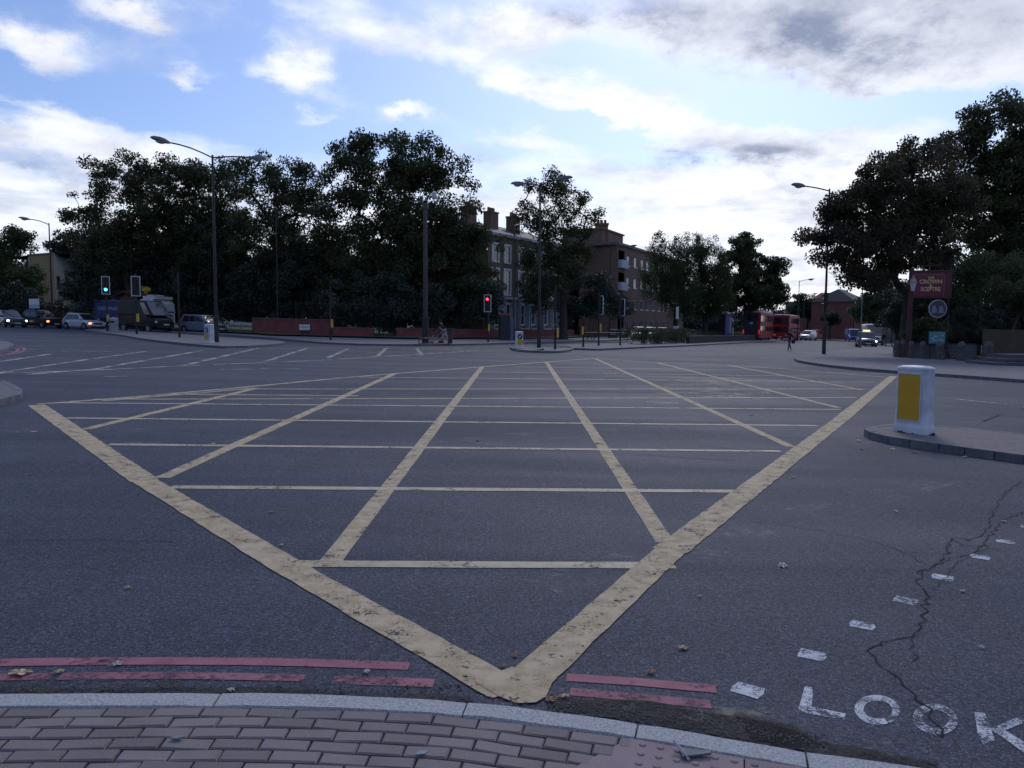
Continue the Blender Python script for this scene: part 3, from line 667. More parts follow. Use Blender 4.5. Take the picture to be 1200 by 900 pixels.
T('broadleaf_tree', 'small distant tree in front of the red roofed house', 'tree', 972, 150, [(972, 374, 12, 8), (980, 376, 8, 6)], .25, 1.5, .8, .9, 120, .4, LEAF_BLU, seed=46, group='distant roadside trees')
T('broadleaf_tree', 'yellow green tree behind the taxi', 'tree', 1022, 108, [(1022, 352, 18, 15), (1036, 345, 16, 18), (1012, 364, 12, 10), (1030, 365, 18, 10)], .25, 2, .8, .9, 120, .35, LEAF_LT, seed=47, group='distant roadside trees')
# pub corner
T('plane_tree', 'big tree with a thick dark trunk and browning leaves beside the pub sign', 'tree', 1057, 53, [(1040, 205, 44, 22), (990, 245, 30, 30), (1045, 245, 60, 36), (965, 285, 28, 26), (1010, 290, 52, 34), (1070, 285, 52, 36), (1100, 235, 40, 36), (1030, 325, 44, 16), (1080, 180, 36, 18), (975, 262, 20, 22)], .30, 4.2, .6, .78, 120, .2, LEAF_BR, seed=50, depth=.8)
T('tall_tree', 'tallest dark tree on the right edge, behind the pub garden', 'tree', 1175, 66, [(1170, 150, 42, 32), (1130, 190, 44, 30), (1200, 200, 50, 50), (1150, 240, 60, 40), (1215, 260, 50, 50), (1160, 290, 50, 34), (1200, 125, 30, 18), (1090, 170, 22, 16), (1240, 180, 50, 60), (1060, 190, 24, 16)], .55, 5, .75, .7, 120, .25, LEAF_DK, seed=51)
T('garden_tree', 'pale green garden tree behind the round pub lattice sign', 'tree', 1145, 56, [(1135, 315, 30, 22), (1165, 312, 30, 24), (1120, 340, 26, 26), (1150, 345, 34, 24), (1185, 330, 20, 26), (1105, 300, 18, 12)], .22, 2, .55, .8, 90, .17, LEAF_LT, seed=52)
T('topiary_tree', 'clipped round headed bush on a short stem at the right edge', 'tree', 1188, 48, [(1182, 345, 20, 21), (1196, 350, 18, 20)], .10, 1.4, .3, 1.2, 130, .09, LEAF_DK, seed=53, thin=.012, group='clipped garden shrubs')
T('conifer_shrub', 'dark cone shaped shrub left of the clipped round bush', 'shrub', 1133, 51, [(1133, 362, 10, 12), (1132, 380, 17, 14), (1133, 392, 20, 12)], .08, .8, .3, 1.2, 120, .09, LEAF_BLU, seed=54, thin=.012, group='clipped garden shrubs')
T('shrub', 'bright green leafy shrub behind the teal poster', 'shrub', 1082, 51.5, [(1075, 382, 12, 10), (1088, 380, 10, 10), (1068, 392, 10, 10), (1098, 386, 12, 8)], mt=LEAF_LT, seed=55, trunk=False, cr=.25, per=60, dens=1., leaf=.15, group='garden shrubs behind the bollards')
T('shrub', 'dull reddish shrub growing along the pub railings', 'shrub', 1115, 50, [(1110, 392, 18, 8), (1140, 395, 20, 9), (1090, 396, 14, 8)], mt=LEAF_BR, seed=56, trunk=False, cr=.25, per=60, dens=1., leaf=.11, group='garden shrubs behind the bollards')
T('shrub', 'dark hedge closing the pub garden at the right edge', 'shrub', 1190, 52, [(1175, 375, 24, 16), (1215, 370, 34, 24), (1150, 385, 18, 12)], mt=LEAF_BLU, seed=57, trunk=False, cr=.4, per=110, dens=1., leaf=.14, group='garden shrubs behind the bollards')
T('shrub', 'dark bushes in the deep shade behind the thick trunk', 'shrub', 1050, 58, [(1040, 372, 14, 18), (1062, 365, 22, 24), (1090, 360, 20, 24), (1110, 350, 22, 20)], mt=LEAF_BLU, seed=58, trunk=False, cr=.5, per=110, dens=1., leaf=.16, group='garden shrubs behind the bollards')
T('background_tree', 'row of trees beyond the pub garden, seen under the tall crowns', 'tree', 1130, 95, [(1075, 345, 40, 30), (1130, 340, 50, 36), (1190, 335, 60, 40), (1250, 335, 60, 50)], .4, 3, 1., .8, 130, .35, LEAF_BLU, seed=59, group='trees deep in the wood', depth=.4)

# hedge and planting on the central reservation
def hedge(name, label, pts, w, h, mt, per, group=None, leaf=.1, cat='hedge', core=True, seed=3):
    b = pts[0].copy(); r_ = root(name, b, label, cat, group); g = random.Random(seed)
    cs = []; rs = []; Lt = sum((pts[i+1]-pts[i]).length for i in range(len(pts)-1))
    for i in range(len(pts)-1):
        a, c = pts[i], pts[i+1]; d = (c-a); L_ = d.length; d.normalize(); nn = Vector((-d.y, d.x, 0))
        for _ in range(int(L_*w*h*9)):
            p = a+d*g.uniform(0, L_)+nn*g.uniform(-w/2, w/2); u = g.random()**.6
            cs.append(Vector((p.x, p.y, G(p.x)+.15+u*(h-.2)*(1+.06*math.sin(p.y*1.3))))); rs.append(g.uniform(.18, .36))
    leaf_mesh('foliage', cs, rs, per, leaf, mt, r_, b, seed)
    mb = MB()
    for _ in range(int(Lt*2.5)):
        t = g.random(); i = int(t*(len(pts)-1)); p = pts[i].lerp(pts[i+1], t*(len(pts)-1)-i)
        mb.tube(p-b+Vector((0, 0, -.05)), p-b+Vector((g.uniform(-.3, .3), g.uniform(-.3, .3), h*.8)), .03, .012, 5, False)
    mb.build('stem', BARK, r_, fix=False)['kind'] = 'stuff'; return r_
hedge('hedge', 'clipped dark green hedge at the near end of the central reservation', [gp(738, 405), gp(770, 404.5), gp(806, 402.5)], 1.8, 1.5, LEAF_DK, 42)
for i, (a, b, c, d, lab) in enumerate([(812, 401.3, 842, 399.6, 'straggly low planting on the reservation wall in front of the blue lorry'), (846, 399.2, 880, 397, 'straggly low planting on the reservation wall in front of the first bus'), (885, 396.5, 930, 393.9, 'straggly low planting on the reservation wall below the coach'), (935, 393.4, 995, 389.6, 'low planting on the farthest stretch of reservation wall')]):
    hedge('planting', lab, [gp(a, b), gp(c, d)], .9, 1.25, LEAF_LT if i % 2 else LEAF_MID, 12, 'planting on the central reservation', .13, 'plants', seed=60+i)

# ================================================================ WALLS, FENCES
REDW = mat('red_painted_brick', (.17, .042, .044), .9, vs=1.2, c2=(.23, .07, .066), bump=.3, bs=20)
COPE = mat('coping', (.12, .11, .11), .9, vs=4)
BLK = mat('black_metal', (.012, .013, .016), .45, var=.3, vs=6)
DKG = mat('dark_grey_metal', (.035, .037, .042), .45, var=.2)
def wall_obj(name, label, cat, pts, w, h, mt, group=None, cope=None, hend=None, base=-.3):
    b = Vector(pts[0]); r_ = root(name, b, label, cat, group)
    def run(mt_, nm, z0, z1, w_, hs=0):
        mb = MB(); n = len(pts)
        for i in range(n-1):
            a, c = Vector(pts[i]), Vector(pts[i+1]); d = (c-a); d.z = 0; d.normalize(); nn = Vector((-d.y, d.x, 0))*w_/2
            h0 = z1+(hs*(i/(n-1))); h1 = z1+(hs*((i+1)/(n-1)))
            P_ = [a-nn, c-nn, c+nn, a+nn]
            mb.hexa([(p.x-b.x, p.y-b.y, G(p.x)-b.z+z0) for p in P_]+[(p.x-b.x, p.y-b.y, G(p.x)-b.z+hh) for p, hh in zip(P_, (h0, h1, h1, h0))])
        return mb.build(nm, mt_, r_)
    run(mt, 'wall', base, h, w)
    if cope: run(cope, 'coping', h+.002, h+.07, w+.08)
    return r_
def railing(label, pts, z0, h, sp=.14, mt=BLK, group=None, name='railing', cat='railing', r=.012, posts=2.4):
    b = Vector(pts[0]); b.z = G(b.x)+z0; r_ = root(name, b, label, cat, group); bars = MB()
    for i in range(len(pts)-1):
        a, c = Vector(pts[i]), Vector(pts[i+1]); L_ = (c-a).length; n = max(1, int(L_/sp))
        for k_ in range(n):
            p = a.lerp(c, k_/n); z = G(p.x)+z0-b.z; q_ = Vector((p.x-b.x, p.y-b.y, z)); bars.tube(q_+Vector((0, 0, .05)), q_+Vector((0, 0, h)), r, r*.8, 4)
        for zz in (.12, h-.12):
            rails = MB(); rails.tube((a.x-b.x, a.y-b.y, G(a.x)+z0-b.z+zz), (c.x-b.x, c.y-b.y, G(c.x)+z0-b.z+zz), .02, None, 5); rails.build('rail', mt, r_)
        m = max(1, int(L_/posts))
        for k_ in range(m+1):
            p = a.lerp(c, k_/m); q_ = Vector((p.x-b.x, p.y-b.y, G(p.x)+z0-b.z)); post = MB(); post.box(q_.x-.025, q_.x+.025, q_.y-.025, q_.y+.025, q_.z-.1, q_.z+h+.06); post.build('post', mt, r_)
    bars.build('bars', mt, r_)['kind'] = 'stuff'
    return r_
wA = [gp(297, 392.3), gp(345, 394.6), gp(389, 396.4)]
wall_obj('garden_wall', 'taller stretch of red painted wall behind the street name plate', 'wall', wA, .25, 1.45, REDW, 'red walls along the far pavement', COPE)
wall_obj('garden_wall', 'low red wall right of the taller stretch, up to the gap with green planting', 'wall', [gp(390.5, 396.6), gp(437, 397)], .25, .85, REDW, 'red walls along the far pavement', COPE)
wall_obj('garden_wall', 'low red wall from the green gap past the camera mast to the kiosk', 'wall', [gp(465, 397.2), gp(520, 397.6), gp(584, 397.8)], .25, .90, REDW, 'red walls along the far pavement', COPE)
wall_obj('garden_wall', 'low red wall right of the kiosk, running away behind the guide bollard', 'wall', [gp(602, 397.6), gp(640, 397.0), gp(672, 396.2)], .25, .95, REDW, 'red walls along the far pavement', COPE)
hedge('planting', 'green weeds and ivy filling the gap in the low red wall', [gp(438, 396.6), gp(464, 396.9)], .5, .95, LEAF_MID, 16, None, .12, 'plants', seed=71)
wall_obj('kerb_step', 'dark step in the gap of the low red wall', 'step', [gp(439, 397.6), gp(463, 397.9)], .4, .30, mat('dark_brick', (.04, .03, .03), .9))
railing('tall dark railings on the red wall and behind the street name plate', [gp(345, 394.0)+Vector((0, .6, 0)), gp(437, 396.4)+Vector((0, .6, 0)), gp(500, 396.6)+Vector((0, .6, 0))], .3, 2.7, .16, group='railings behind the red wall')
railing('dark railings behind the yellow board and the kiosk', [gp(502, 396.6)+Vector((0, .6, 0)), gp(584, 396.9)+Vector((0, .8, 0)), gp(672, 395.4)+Vector((0, .8, 0))], .3, 2.0, .16, group='railings behind the red wall')
railing('low dark railings behind the queue of cars at the left', [gp(-60, 376)+Vector((0, 4, 0)), gp(100, 381)+Vector((0, 4, 0))], 0, 1.3, .2)
mb = MB(); b = gp(270, 390.5); e = gp(297, 391.8); r_ = root('crash_barrier', b, 'pale grey barrier rail at the left end of the red wall', 'barrier')
d = e-b
for t in (0, .5, 1):
    mb = MB(); mb.box(d.x*t-.04, d.x*t+.04, d.y*t-.04, d.y*t+.04, d.z*t-.1, d.z*t+1.0); mb.build('post', mat('weathered_grey', (.22, .23, .24), .7), r_)
mb = MB(); mb.hexa([(0, -.06, .8), (d.x, d.y-.06, d.z+.8), (d.x, d.y-.02, d.z+.8), (0, -.02, .8), (0, -.06, 1.05), (d.x, d.y-.06, d.z+1.05), (d.x, d.y-.02, d.z+1.05), (0, -.02, 1.05)])
mb.build('rail', mat('pale_grey_metal', (.42, .44, .45), .55), r_)
DBR = mat('dark_brick_wall', (.028, .025, .026), .92, vs=1.5, c2=(.05, .044, .044), bump=.3, bs=20)
rw = smooth_line([gp(806, 404), gp(850, 401.4), gp(917, 397.2), gp(960, 394.2), gp(998, 391)], 4)
wall_obj('reservation_wall', 'long low dark wall of the central reservation, right of the hedge', 'wall', rw, .3, .78, DBR, None, COPE)

# unseen trees added behind and beside the camera to block low sky reflections
g = random.Random(91); cs = []; rs = []
for _ in range(500):
    x = g.uniform(-150, -75); y = 25+(x+75)*-.9+g.uniform(-4, 4); cs.append(Vector((x, y, G(x)+g.uniform(.3, 10)))); rs.append(g.uniform(1.4, 2.4))
for _ in range(620):
    a = R(g.uniform(52, 308)); d_ = g.uniform(45, 62); x, y = d_*math.sin(a), d_*math.cos(a); cs.append(Vector((x, y, G(x)+g.uniform(.3, 9)))); rs.append(g.uniform(1.4, 2.4))
o = leaf_mesh('unseen_trees', cs, rs, 70, .8, LEAF_DK, None, Vector((0, 0, 0)), 91); tag(o, 'unseen trees added behind and beside the camera to cut low sky light', 'wood', kind='stuff')
# ================================================================ BUILDINGS
def brick(name, c1, c2, mortar, scale=1.):
    m_ = bpy.data.materials.new(name); m_.use_nodes = True; n = NT(m_.node_tree); b = m_.node_tree.nodes['Principled BSDF']
    t = n.node('ShaderNodeTexCoord').outputs['Object']
    sp_ = n.node('ShaderNodeSeparateXYZ'); n.l.new(t, sp_.inputs[0]); v = n.comb(n.m('ADD', sp_.outputs[0], sp_.outputs[1]), sp_.outputs[2], 0.0)
    br = n.node('ShaderNodeTexBrick'); n.l.new(v, br.inputs['Vector']); br.inputs['Color1'].default_value = rgbv(c1); br.inputs['Color2'].default_value = rgbv(c2); br.inputs['Mortar'].default_value = rgbv(mortar)
    br.inputs['Scale'].default_value = 1; br.inputs['Brick Width'].default_value = .225; br.inputs['Row Height'].default_value = .075; br.inputs['Mortar Size'].default_value = .008
    c = n.mix(n.sstep(n.noise(t, .5, 5, .65), .35, .7, 0, .45), br.outputs[0], tuple(x*.5 for x in c1))
    n.l.new(c, b.inputs['Base Color']); b.inputs['Roughness'].default_value = .9; return m_
STOCK = brick('yellow_stock_brick', (.24, .18, .11), (.17, .13, .08), (.19, .16, .13))
BRN = brick('brown_brick', (.21, .115, .082), (.16, .088, .065), (.15, .12, .10))
OCH = brick('ochre_brick', (.36, .26, .13), (.30, .215, .11), (.18, .15, .10))
RBR = brick('red_brick', (.24, .075, .055), (.18, .06, .05), (.10, .08, .07))
PAINT = mat('white_paint', (.70, .74, .80), .5, var=.06)
STUC = mat('pale_stucco', (.42, .47, .54), .7, var=.1)
SLATE = mat('slate_roof', (.045, .045, .052), .7, vs=4)
REDT = mat('red_roof_tiles', (.26, .035, .035), .8, vs=3)
GLS = mat('window_glass', (.02, .025, .032), .06, var=.3, vs=1.5, spec=1.)
LEAD = mat('lead_cornice', (.10, .10, .11), .7)
def facade(mb, w, h, holes, M, rev=.14):
    """wall sheet in local x,z at y=0 (outside = -y), with real openings and reveals"""
    xs = sorted({0, w} | {a for o in holes for a in (o[0], o[1])}); zs = sorted({0, h} | {a for o in holes for a in (o[2], o[3])})
    for i in range(len(xs)-1):
        for j in range(len(zs)-1):
            cx, cz = (xs[i]+xs[i+1])/2, (zs[j]+zs[j+1])/2
            if any(o[0] < cx < o[1] and o[2] < cz < o[3] for o in holes): continue
            mb.add([M @ Vector(p) for p in ((xs[i], 0, zs[j]), (xs[i+1], 0, zs[j]), (xs[i+1], 0, zs[j+1]), (xs[i], 0, zs[j+1]))], [(0, 1, 2, 3)])
    for o in holes:
        a, b, c, d = o[:4]
        for p, q_ in (((a, c), (b, c)), ((b, c), (b, d)), ((b, d), (a, d)), ((a, d), (a, c))):
            mb.add([M @ Vector(v) for v in ((p[0], 0, p[1]), (q_[0], 0, q_[1]), (q_[0], rev, q_[1]), (p[0], rev, p[1]))], [(0, 1, 2, 3)])
def window(r_, o, M, cols=1, rows=2, fr=PAINT, sill=True, surround=0, rev=.12):
    a, b, c, d = o[:4]; t = .055; mb = MB(); y0, y1 = rev-.07, rev
    mb.box(a, a+t, y0, y1, c, d, M); mb.box(b-t, b, y0, y1, c, d, M); mb.box(a+t, b-t, y0, y1, d-t, d, M); mb.box(a+t, b-t, y0, y1, c, c+t, M)
    for i in range(1, cols): x = a+(b-a)*i/cols; mb.box(x-.022, x+.022, y0+.01, y1, c+t, d-t, M)
    for j in range(1, rows):
        z = c+(d-c)*j/rows
        for i in range(cols):
            x0 = a+(b-a)*i/cols+(t if i == 0 else .022); x1 = a+(b-a)*(i+1)/cols-(t if i == cols-1 else .022); mb.box(x0, x1, y0+.012, y1, z-.025, z+.025, M)
    if surround:
        s_ = surround; mb.box(a-s_, a-.002, -.04, .02, c, d, M); mb.box(b+.002, b+s_, -.04, .02, c, d, M); mb.box(a-s_, b+s_, -.05, .02, d+.002, d+s_*1.2, M)
    w_ = mb.build('window', fr, r_)
    g = MB(); g.box(a+.02, b-.02, rev-.03, rev+.02, c+.02, d-.02, M); g.build('pane', GLS, w_)
    if sill: g = MB(); g.box(a-.08, b+.08, -.09, .04, c-.09, c-.002, M); g.build('sill', fr, w_)
    return w_
def frame_M(A, B, base):
    A, B = Vector(A), Vector(B); d = (B-A); d.z = 0; d.normalize(); n = Vector((-d.y, d.x, 0))   # outside = -n
    M = Matrix(((d.x, n.x, 0, A.x-base.x), (d.y, n.y, 0, A.y-base.y), (0, 0, 1, A.z-base.z), (0, 0, 0, 1))); return M, (B-A).length

# --- terrace with pale surrounds
A = col(571, 80.5); B = col(657, 94.5); z0 = min(A.z, B.z)-.3; A.z = B.z = z0
r_ = root('terrace_house', A, 'three storey yellow brick terrace with white sash windows and pale bay fronts', 'building')
M, Ln = frame_M(A, B, A); H = 10.9
bays = [1.55, 3.9, 6.9, 9.2, 12.1, 14.4]; wins = []; mb = MB()
for i, x in enumerate(bays):
    if x > Ln-.8: continue
    wins += [(x-.55, x+.55, 8.3, 10.0, 2, 2), (x-.6, x+.6, 5.0, 7.5, 2, 2), (x-.65, x+.65, 1.9, 4.0, 2, 2)]
facade(mb, Ln, H, wins, M)
mb.box(0, .02, .1, 9, -.0, H, M); mb.box(Ln-.02, Ln, .1, 9, 0, H, M); mb.box(0, Ln, 8.98, 9, 0, H, M)
mb.build('wall', STOCK, r_)
for o in wins: window(r_, o, M, o[4], o[5], surround=.17)
for i, x in enumerate(bays):
    if x > Ln-.8: continue
    mb = MB(); mb.box(x-1.0, x-.9, -.5, -.02, 0, 4.5, M); mb.box(x+.9, x+1.0, -.5, -.02, 0, 4.5, M); mb.box(x-1.1, x+1.1, -.6, -.003, 4.5, 4.75, M); mb.box(x-1.0, x+1.0, -.5, -.003, 0, 1.5, M); mb.build('bay_front', STUC, r_)
mb = MB(); mb.box(-.1, Ln+.1, -.25, .2, H, H+.28, M); mb.build('cornice', STUC, r_)
mb = MB()
mb.add([M @ Vector(p) for p in ((-.1, .2, H+.25), (Ln+.1, .2, H+.25), (Ln+.1, 4.6, H+2.0), (-.1, 4.6, H+2.0), (Ln+.1, 9, H+.25), (-.1, 9, H+.25))], [(0, 1, 2, 3), (3, 2, 4, 5), (0, 3, 5), (1, 4, 2)])
mb.build('roof', SLATE, r_)
for x in (.4, 4.7, 9.4):
    mb = MB(); mb.box(x, x+1.6, 2.6, 3.5, H+.5, H+2.9, M); mb.box(x-.06, x+1.66, 2.54, 3.56, H+2.9, H+3.05, M)
    for k_ in range(4): mb.lathe([(.12, H+3.05), (.10, H+3.5)], 8, M @ Matrix.Translation((x+.25+.37*k_, 3.05, 0)))
    mb.build('chimney', BRN, r_)
for x in (5.4, 10.7): mb = MB(); mb.tube(M @ Vector((x, -.08, .1)), M @ Vector((x, -.08, H)), .05, None, 6); mb.build('downpipe', BLK, r_)

# --- brown brick flats
C0 = col(722, 110); C0.z = G(C0.x)-.3; B1 = col(800, 146); A1 = col(678, 114.5); B1.z = A1.z = C0.z
r_ = root('flats', C0, 'four storey brown brick block of flats with corner balconies and a roof box', 'building'); H = 13.0
Mf, Lf = frame_M(C0, B1, C0); Ms, Ls = frame_M(A1, C0, C0)
wins = []
for k_ in range(4):
    z = 1.3+3.05*k_; x = 4.4
    while x < Lf-2: wins.append((x, x+1.5, z, z+1.35, 2, 1)); x += 3.0 if int(x) % 2 else 3.6
loggia = [(0.5, 3.4, .9+3.05*k_, 3.2+3.05*k_) for k_ in range(4)]
mb = MB(); facade(mb, Lf, H, wins+loggia, Mf, .15); facade(mb, Ls, H, [], Ms)
for o in loggia: mb.box(o[0], o[1], .15, 1.3, o[2]-.15, o[2]-.002, Mf); mb.box(o[0]-.0, o[1], 1.25, 1.3, o[2], o[3], Mf)
mb.box(0, Lf, 11.9, 12, 0, H, Mf); mb.box(Lf-.05, Lf, .2, 11.9, 0, H, Mf)
mb.build('wall', BRN, r_)
for o in wins: window(r_, o, Mf, o[4], o[5])
for o in loggia[1:]:
    mb = MB(); mb.box(o[0]-.1, o[1]+.1, -.55, -.48, o[2]-.15, o[2]+.95, Mf); mb.box(o[0]-.1, o[0]-.03, -.48, -.003, o[2]-.15, o[2]+.95, Mf); mb.box(o[1]+.03, o[1]+.1, -.48, -.003, o[2]-.15, o[2]+.95, Mf); mb.box(o[0]-.03, o[1]+.03, -.48, -.003, o[2]-.15, o[2], Mf)
    mb.build('balcony', STUC, r_)
mb = MB(); mb.box(-.2, Lf+.2, -.25, 12.2, H, H+.35, Mf); mb.build('cornice', LEAD, r_)
mb = MB(); mb.box(1.0, 10.5, 2.5, 8.5, H+.35, H+2.3, Mf); mb.box(.8, 10.7, 2.3, 8.7, H+2.3, H+2.5, Mf); mb.build('roof_box', BRN, r_)
ch = col(704, 113); x0 = ch.x-C0.x; y0 = ch.y-C0.y
mb = MB(); mb.box(x0-.85, x0+.85, y0+.2, y0+1.5, H+.35, H+3.0); mb.box(x0-.95, x0+.95, y0+.1, y0+1.6, H+3.0, H+3.3)
for k_ in range(3): mb.lathe([(.2, H+3.3), (.17, H+3.8)], 8, Matrix.Translation((x0-.5+.5*k_, y0+.85, 0)))
mb.build('chimney', BRN, r_)
# pale low block beyond the flats, seen under the willows
A = col(755, 150); B = col(800, 152); A.z = B.z = G(A.x)-.3; r_ = root('low_house', A, 'low tan and white fronted building seen beneath the wispy trees', 'building'); M, Ln = frame_M(A, B, A); mb = MB()
wins = [(.8+2.4*i, 1.9+2.4*i, .9, 2.3, 1, 2) for i in range(2)]+[(.8+2.4*i, 1.9+2.4*i, 3.6, 4.9, 1, 2) for i in range(3)]
facade(mb, Ln, 6, wins, M); mb.box(0, .1, .15, 6, 0, 6, M); mb.box(Ln-.1, Ln, .15, 6, 0, 6, M); mb.build('wall', OCH, r_)
for o in wins: window(r_, o, M, 1, 2, surround=.2)
mb = MB(); mb.add([M @ Vector(p) for p in ((-.2, -.2, 6), (Ln+.2, -.2, 6), (Ln+.2, 3, 7.6), (-.2, 3, 7.6), (Ln+.2, 6.2, 6), (-.2, 6.2, 6))], [(0, 1, 2, 3), (3, 2, 4, 5), (0, 3, 5), (1, 4, 2)]); mb.build('roof', SLATE, r_)

# --- ochre building on the left
A = col(36, 104); B = col(66, 101); C_ = col(96, 112); z0 = G(A.x)-.5; A.z = B.z = C_.z = z0
r_ = root('ochre_building', A, 'two storey ochre brick building with a flat roof, seen beside the left hand trees', 'building')
M, Ln = frame_M(A, B, A); M2, L2 = frame_M(B, C_, A); H = hz(50, 299.5, 102.5)+.5; mb = MB()
wins = [(x, x+.75, z, z+1.9, 1, 1) for x in (1.35,) for z in (1.2, 4.6)]+[(2.55, 3.0, 4.6, 6.5, 1, 1)]
wins2 = [(x, x+1.4, z, z+1.5, 1, 1) for x in (.8, 4.5, 8) for z in (1.2, 5.0)]
facade(mb, Ln, H, wins, M); mb.build('wall', OCH, r_)
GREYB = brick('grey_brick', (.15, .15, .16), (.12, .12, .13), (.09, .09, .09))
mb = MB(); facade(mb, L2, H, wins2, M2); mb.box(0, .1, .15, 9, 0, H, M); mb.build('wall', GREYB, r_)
for o in wins: window(r_, o, M, 1, 1, fr=DKG)
for o in wins2: window(r_, o, M2, 1, 1, fr=DKG)
mb = MB(); P_ = [M @ Vector((-.1, -.1, 0)), M @ Vector((Ln+.02, -.1, 0)), M2 @ Vector((L2, -.1, 0)), M2 @ Vector((L2, 9, 0)), M @ Vector((-.1, 9, 0))]
mb.add([(p.x, p.y, H) for p in P_]+[(p.x, p.y, H+.22) for p in P_], [(0, 1, 2, 3, 4), (9, 8, 7, 6, 5)]+[(i, (i+1) % 5, 5+(i+1) % 5, 5+i) for i in range(5)]); mb.build('roof', LEAD, r_)

# --- buildings far up the right hand road
def house(label, pa, pb, Y, H, mt, rh, roofm, rows, ncol, depth=9, back=0, name='brick_house', cstart=1.0, wsz=(1.3, 1.3)):
    A = col(pa, Y); B = col(pb, Y+back); A.z = B.z = min(G(A.x), G(B.x))-.4
    r_ = root(name, A, label, 'building', 'houses up the far road'); M, Ln = frame_M(A, B, A); wins = []
    for j in range(rows):
        for i in range(ncol):
            x = cstart+(Ln-cstart-1)*(i+.5)/ncol; z = 1.2+(H-1.2)/rows*j; wins.append((x-wsz[0]/2, x+wsz[0]/2, z, z+wsz[1]))
    mb = MB(); facade(mb, Ln, H, wins, M); mb.box(0, .1, .15, depth, 0, H, M); mb.box(Ln-.1, Ln, .15, depth, 0, H, M); mb.box(.1, Ln-.1, depth-.1, depth, 0, H, M); mb.build('wall', mt, r_)
    for o in wins: window(r_, o, M, 2, 1)
    mb = MB()
    if rh > 0:
        e = .35; k_ = min(Ln*.35, depth/2)
        mb.add([M @ Vector(p) for p in ((-e, -e, H), (Ln+e, -e, H), (Ln+e, depth+e, H), (-e, depth+e, H), (k_, depth/2, H+rh), (Ln-k_, depth/2, H+rh))], [(0, 1, 5, 4), (1, 2, 5), (2, 3, 4, 5), (3, 0, 4), (0, 3, 2, 1)])
    else: mb.box(-.2, Ln+.2, -.2, depth+.2, H, H+.4, M)
    mb.build('roof', roofm, r_)
    mb = MB(); mb.box(-.05, Ln+.05, -.12, -.003, H-.5, H-.003, M); mb.build('eaves_band', PAINT, r_); return r_
house('red roofed brick house with a white eaves band, far up the right hand road', 962, 1001, 172, 7.3, RBR, 3.4, REDT, 3, 2, 9, 2, cstart=2.5)
house('plain dark red brick house right of the red roofed one', 1000, 1016, 158, 8.2, RBR, 2.6, SLATE, 2, 1, 9, 4)
house('grey green flat roofed block showing over the far bus', 945, 966, 215, 9.8, GREYB, 0, LEAD, 3, 3, 9, 2, name='flat_roofed_block')

# ================================================================ LAMP POSTS
LENS = mat('lamp_lens', (.30, .31, .33), .3, var=.05)
ALU = mat('lantern_grey', (.13, .135, .15), .5)
def lantern(parent, tip, d, up=.12, s=1.):
    d = Vector((d.x, d.y, 0)).normalized(); n = Vector((-d.y, d.x, 0))
    z = (Vector((0, 0, 1))-d*up).normalized(); dd = n.cross(z) if n.cross(z).dot(d) > 0 else -n.cross(z)
    M = Matrix(((dd.x, n.x, z.x, tip.x), (dd.y, n.y, z.y, tip.y), (dd.z, n.z, z.z, tip.z), (0, 0, 0, 1)))
    rings = []
    for x, w, zt, zb in ((-.12, .05, .05, -.05), (0, .10, .09, -.07), (.16, .16, .13, -.08), (.45, .19, .14, -.06), (.75, .15, .10, -.04), (.88, .05, .04, -.02)):
        rings.append([M @ Vector((x*s, y*s, zz*s)) for y, zz in ((-w, zb), (-w*.9, zb+(zt-zb)*.55), (-w*.5, zt), (w*.5, zt), (w*.9, zb+(zt-zb)*.55), (w, zb))])
    mb = MB(); mb.loft(rings); h = mb.build('lantern', ALU, parent, smooth=True)
    mb = MB(); mb.lathe([(.15*s, -.075*s), (.13*s, -.15*s), (.05*s, -.19*s)], 12, M @ Matrix.Translation((.38*s, 0, .005)), sx=1.7); mb.build('lens', LENS, h, smooth=True)
def lamp_post(label, bx, by, H, arms, group='street lamps round the junction', r=.09, Y=None, name='street_lamp', mt=BLK):
    b = gp(bx, by) if Y is None else col(bx, Y); r_ = root(name, b, label, 'street lamp', group)
    mb = MB(); mb.tube((0, 0, -.1), (0, 0, 1.5), r*1.45, r*1.4, 12); mb.tube((0, 0, 1.5), (0, 0, 1.62), r*1.4, r, 12); mb.tube((0, 0, 1.62), (0, 0, H), r, r*.62, 12)
    mb.tube((0, 0, H*.55), (0, 0, H*.55+.06), r*1.15, None, 12); mb.build('post', mt, r_, smooth=True)
    mb = MB(); mb.box(-.04, .04, -r*1.5-.004, -r*1.35, .5, 1.1); mb.build('door', DKG, r_)
    for (dx_, dy_, rise) in arms:
        d = Vector((dx_, dy_, 0)); mb = MB(); pts = [Vector((0, 0, H-.15))+d*t*.86+Vector((0, 0, rise*math.sin(min(t*1.25, 1)*math.pi/2)+.1*t)) for t in (0, .25, .5, .75, 1)]
        mb.path(pts, .04, 6); mb.build('arm', mt, r_); lantern(r_, pts[-1], d, up=rise*.25+.05)
    return r_
lamp_post('black street lamp with two arms on the left island, beside the blue arrow bollard', 254, 403.5, 10.4, [(-2.0, -2.0, .35), (1.95, 1.7, .2)])
lamp_post('black street lamp with two level arms on the central island', 631.5, 409.6, 10.35, [(-1.25, .8, .12), (1.3, -.5, .2)])
lamp_post('short looking street lamp with one left arm, behind the dark suv', 62, None, 10.3, [(-1.9, -.7, .35)], Y=80)
lamp_post('dim street lamp against the wood, behind the person by the red wall', 326, 392, 11.6, [(-2.1, -.6, .4)])
lamp_post('street lamp with one right arm in front of the brown brick flats', 714, 397.3, 11.0, [(2.6, -.9, .25)])
lamp_post('plain street lamp post beside the kiosk', 602, 400.2, 10.3, [(1.0, 1.6, .2)], r=.07)
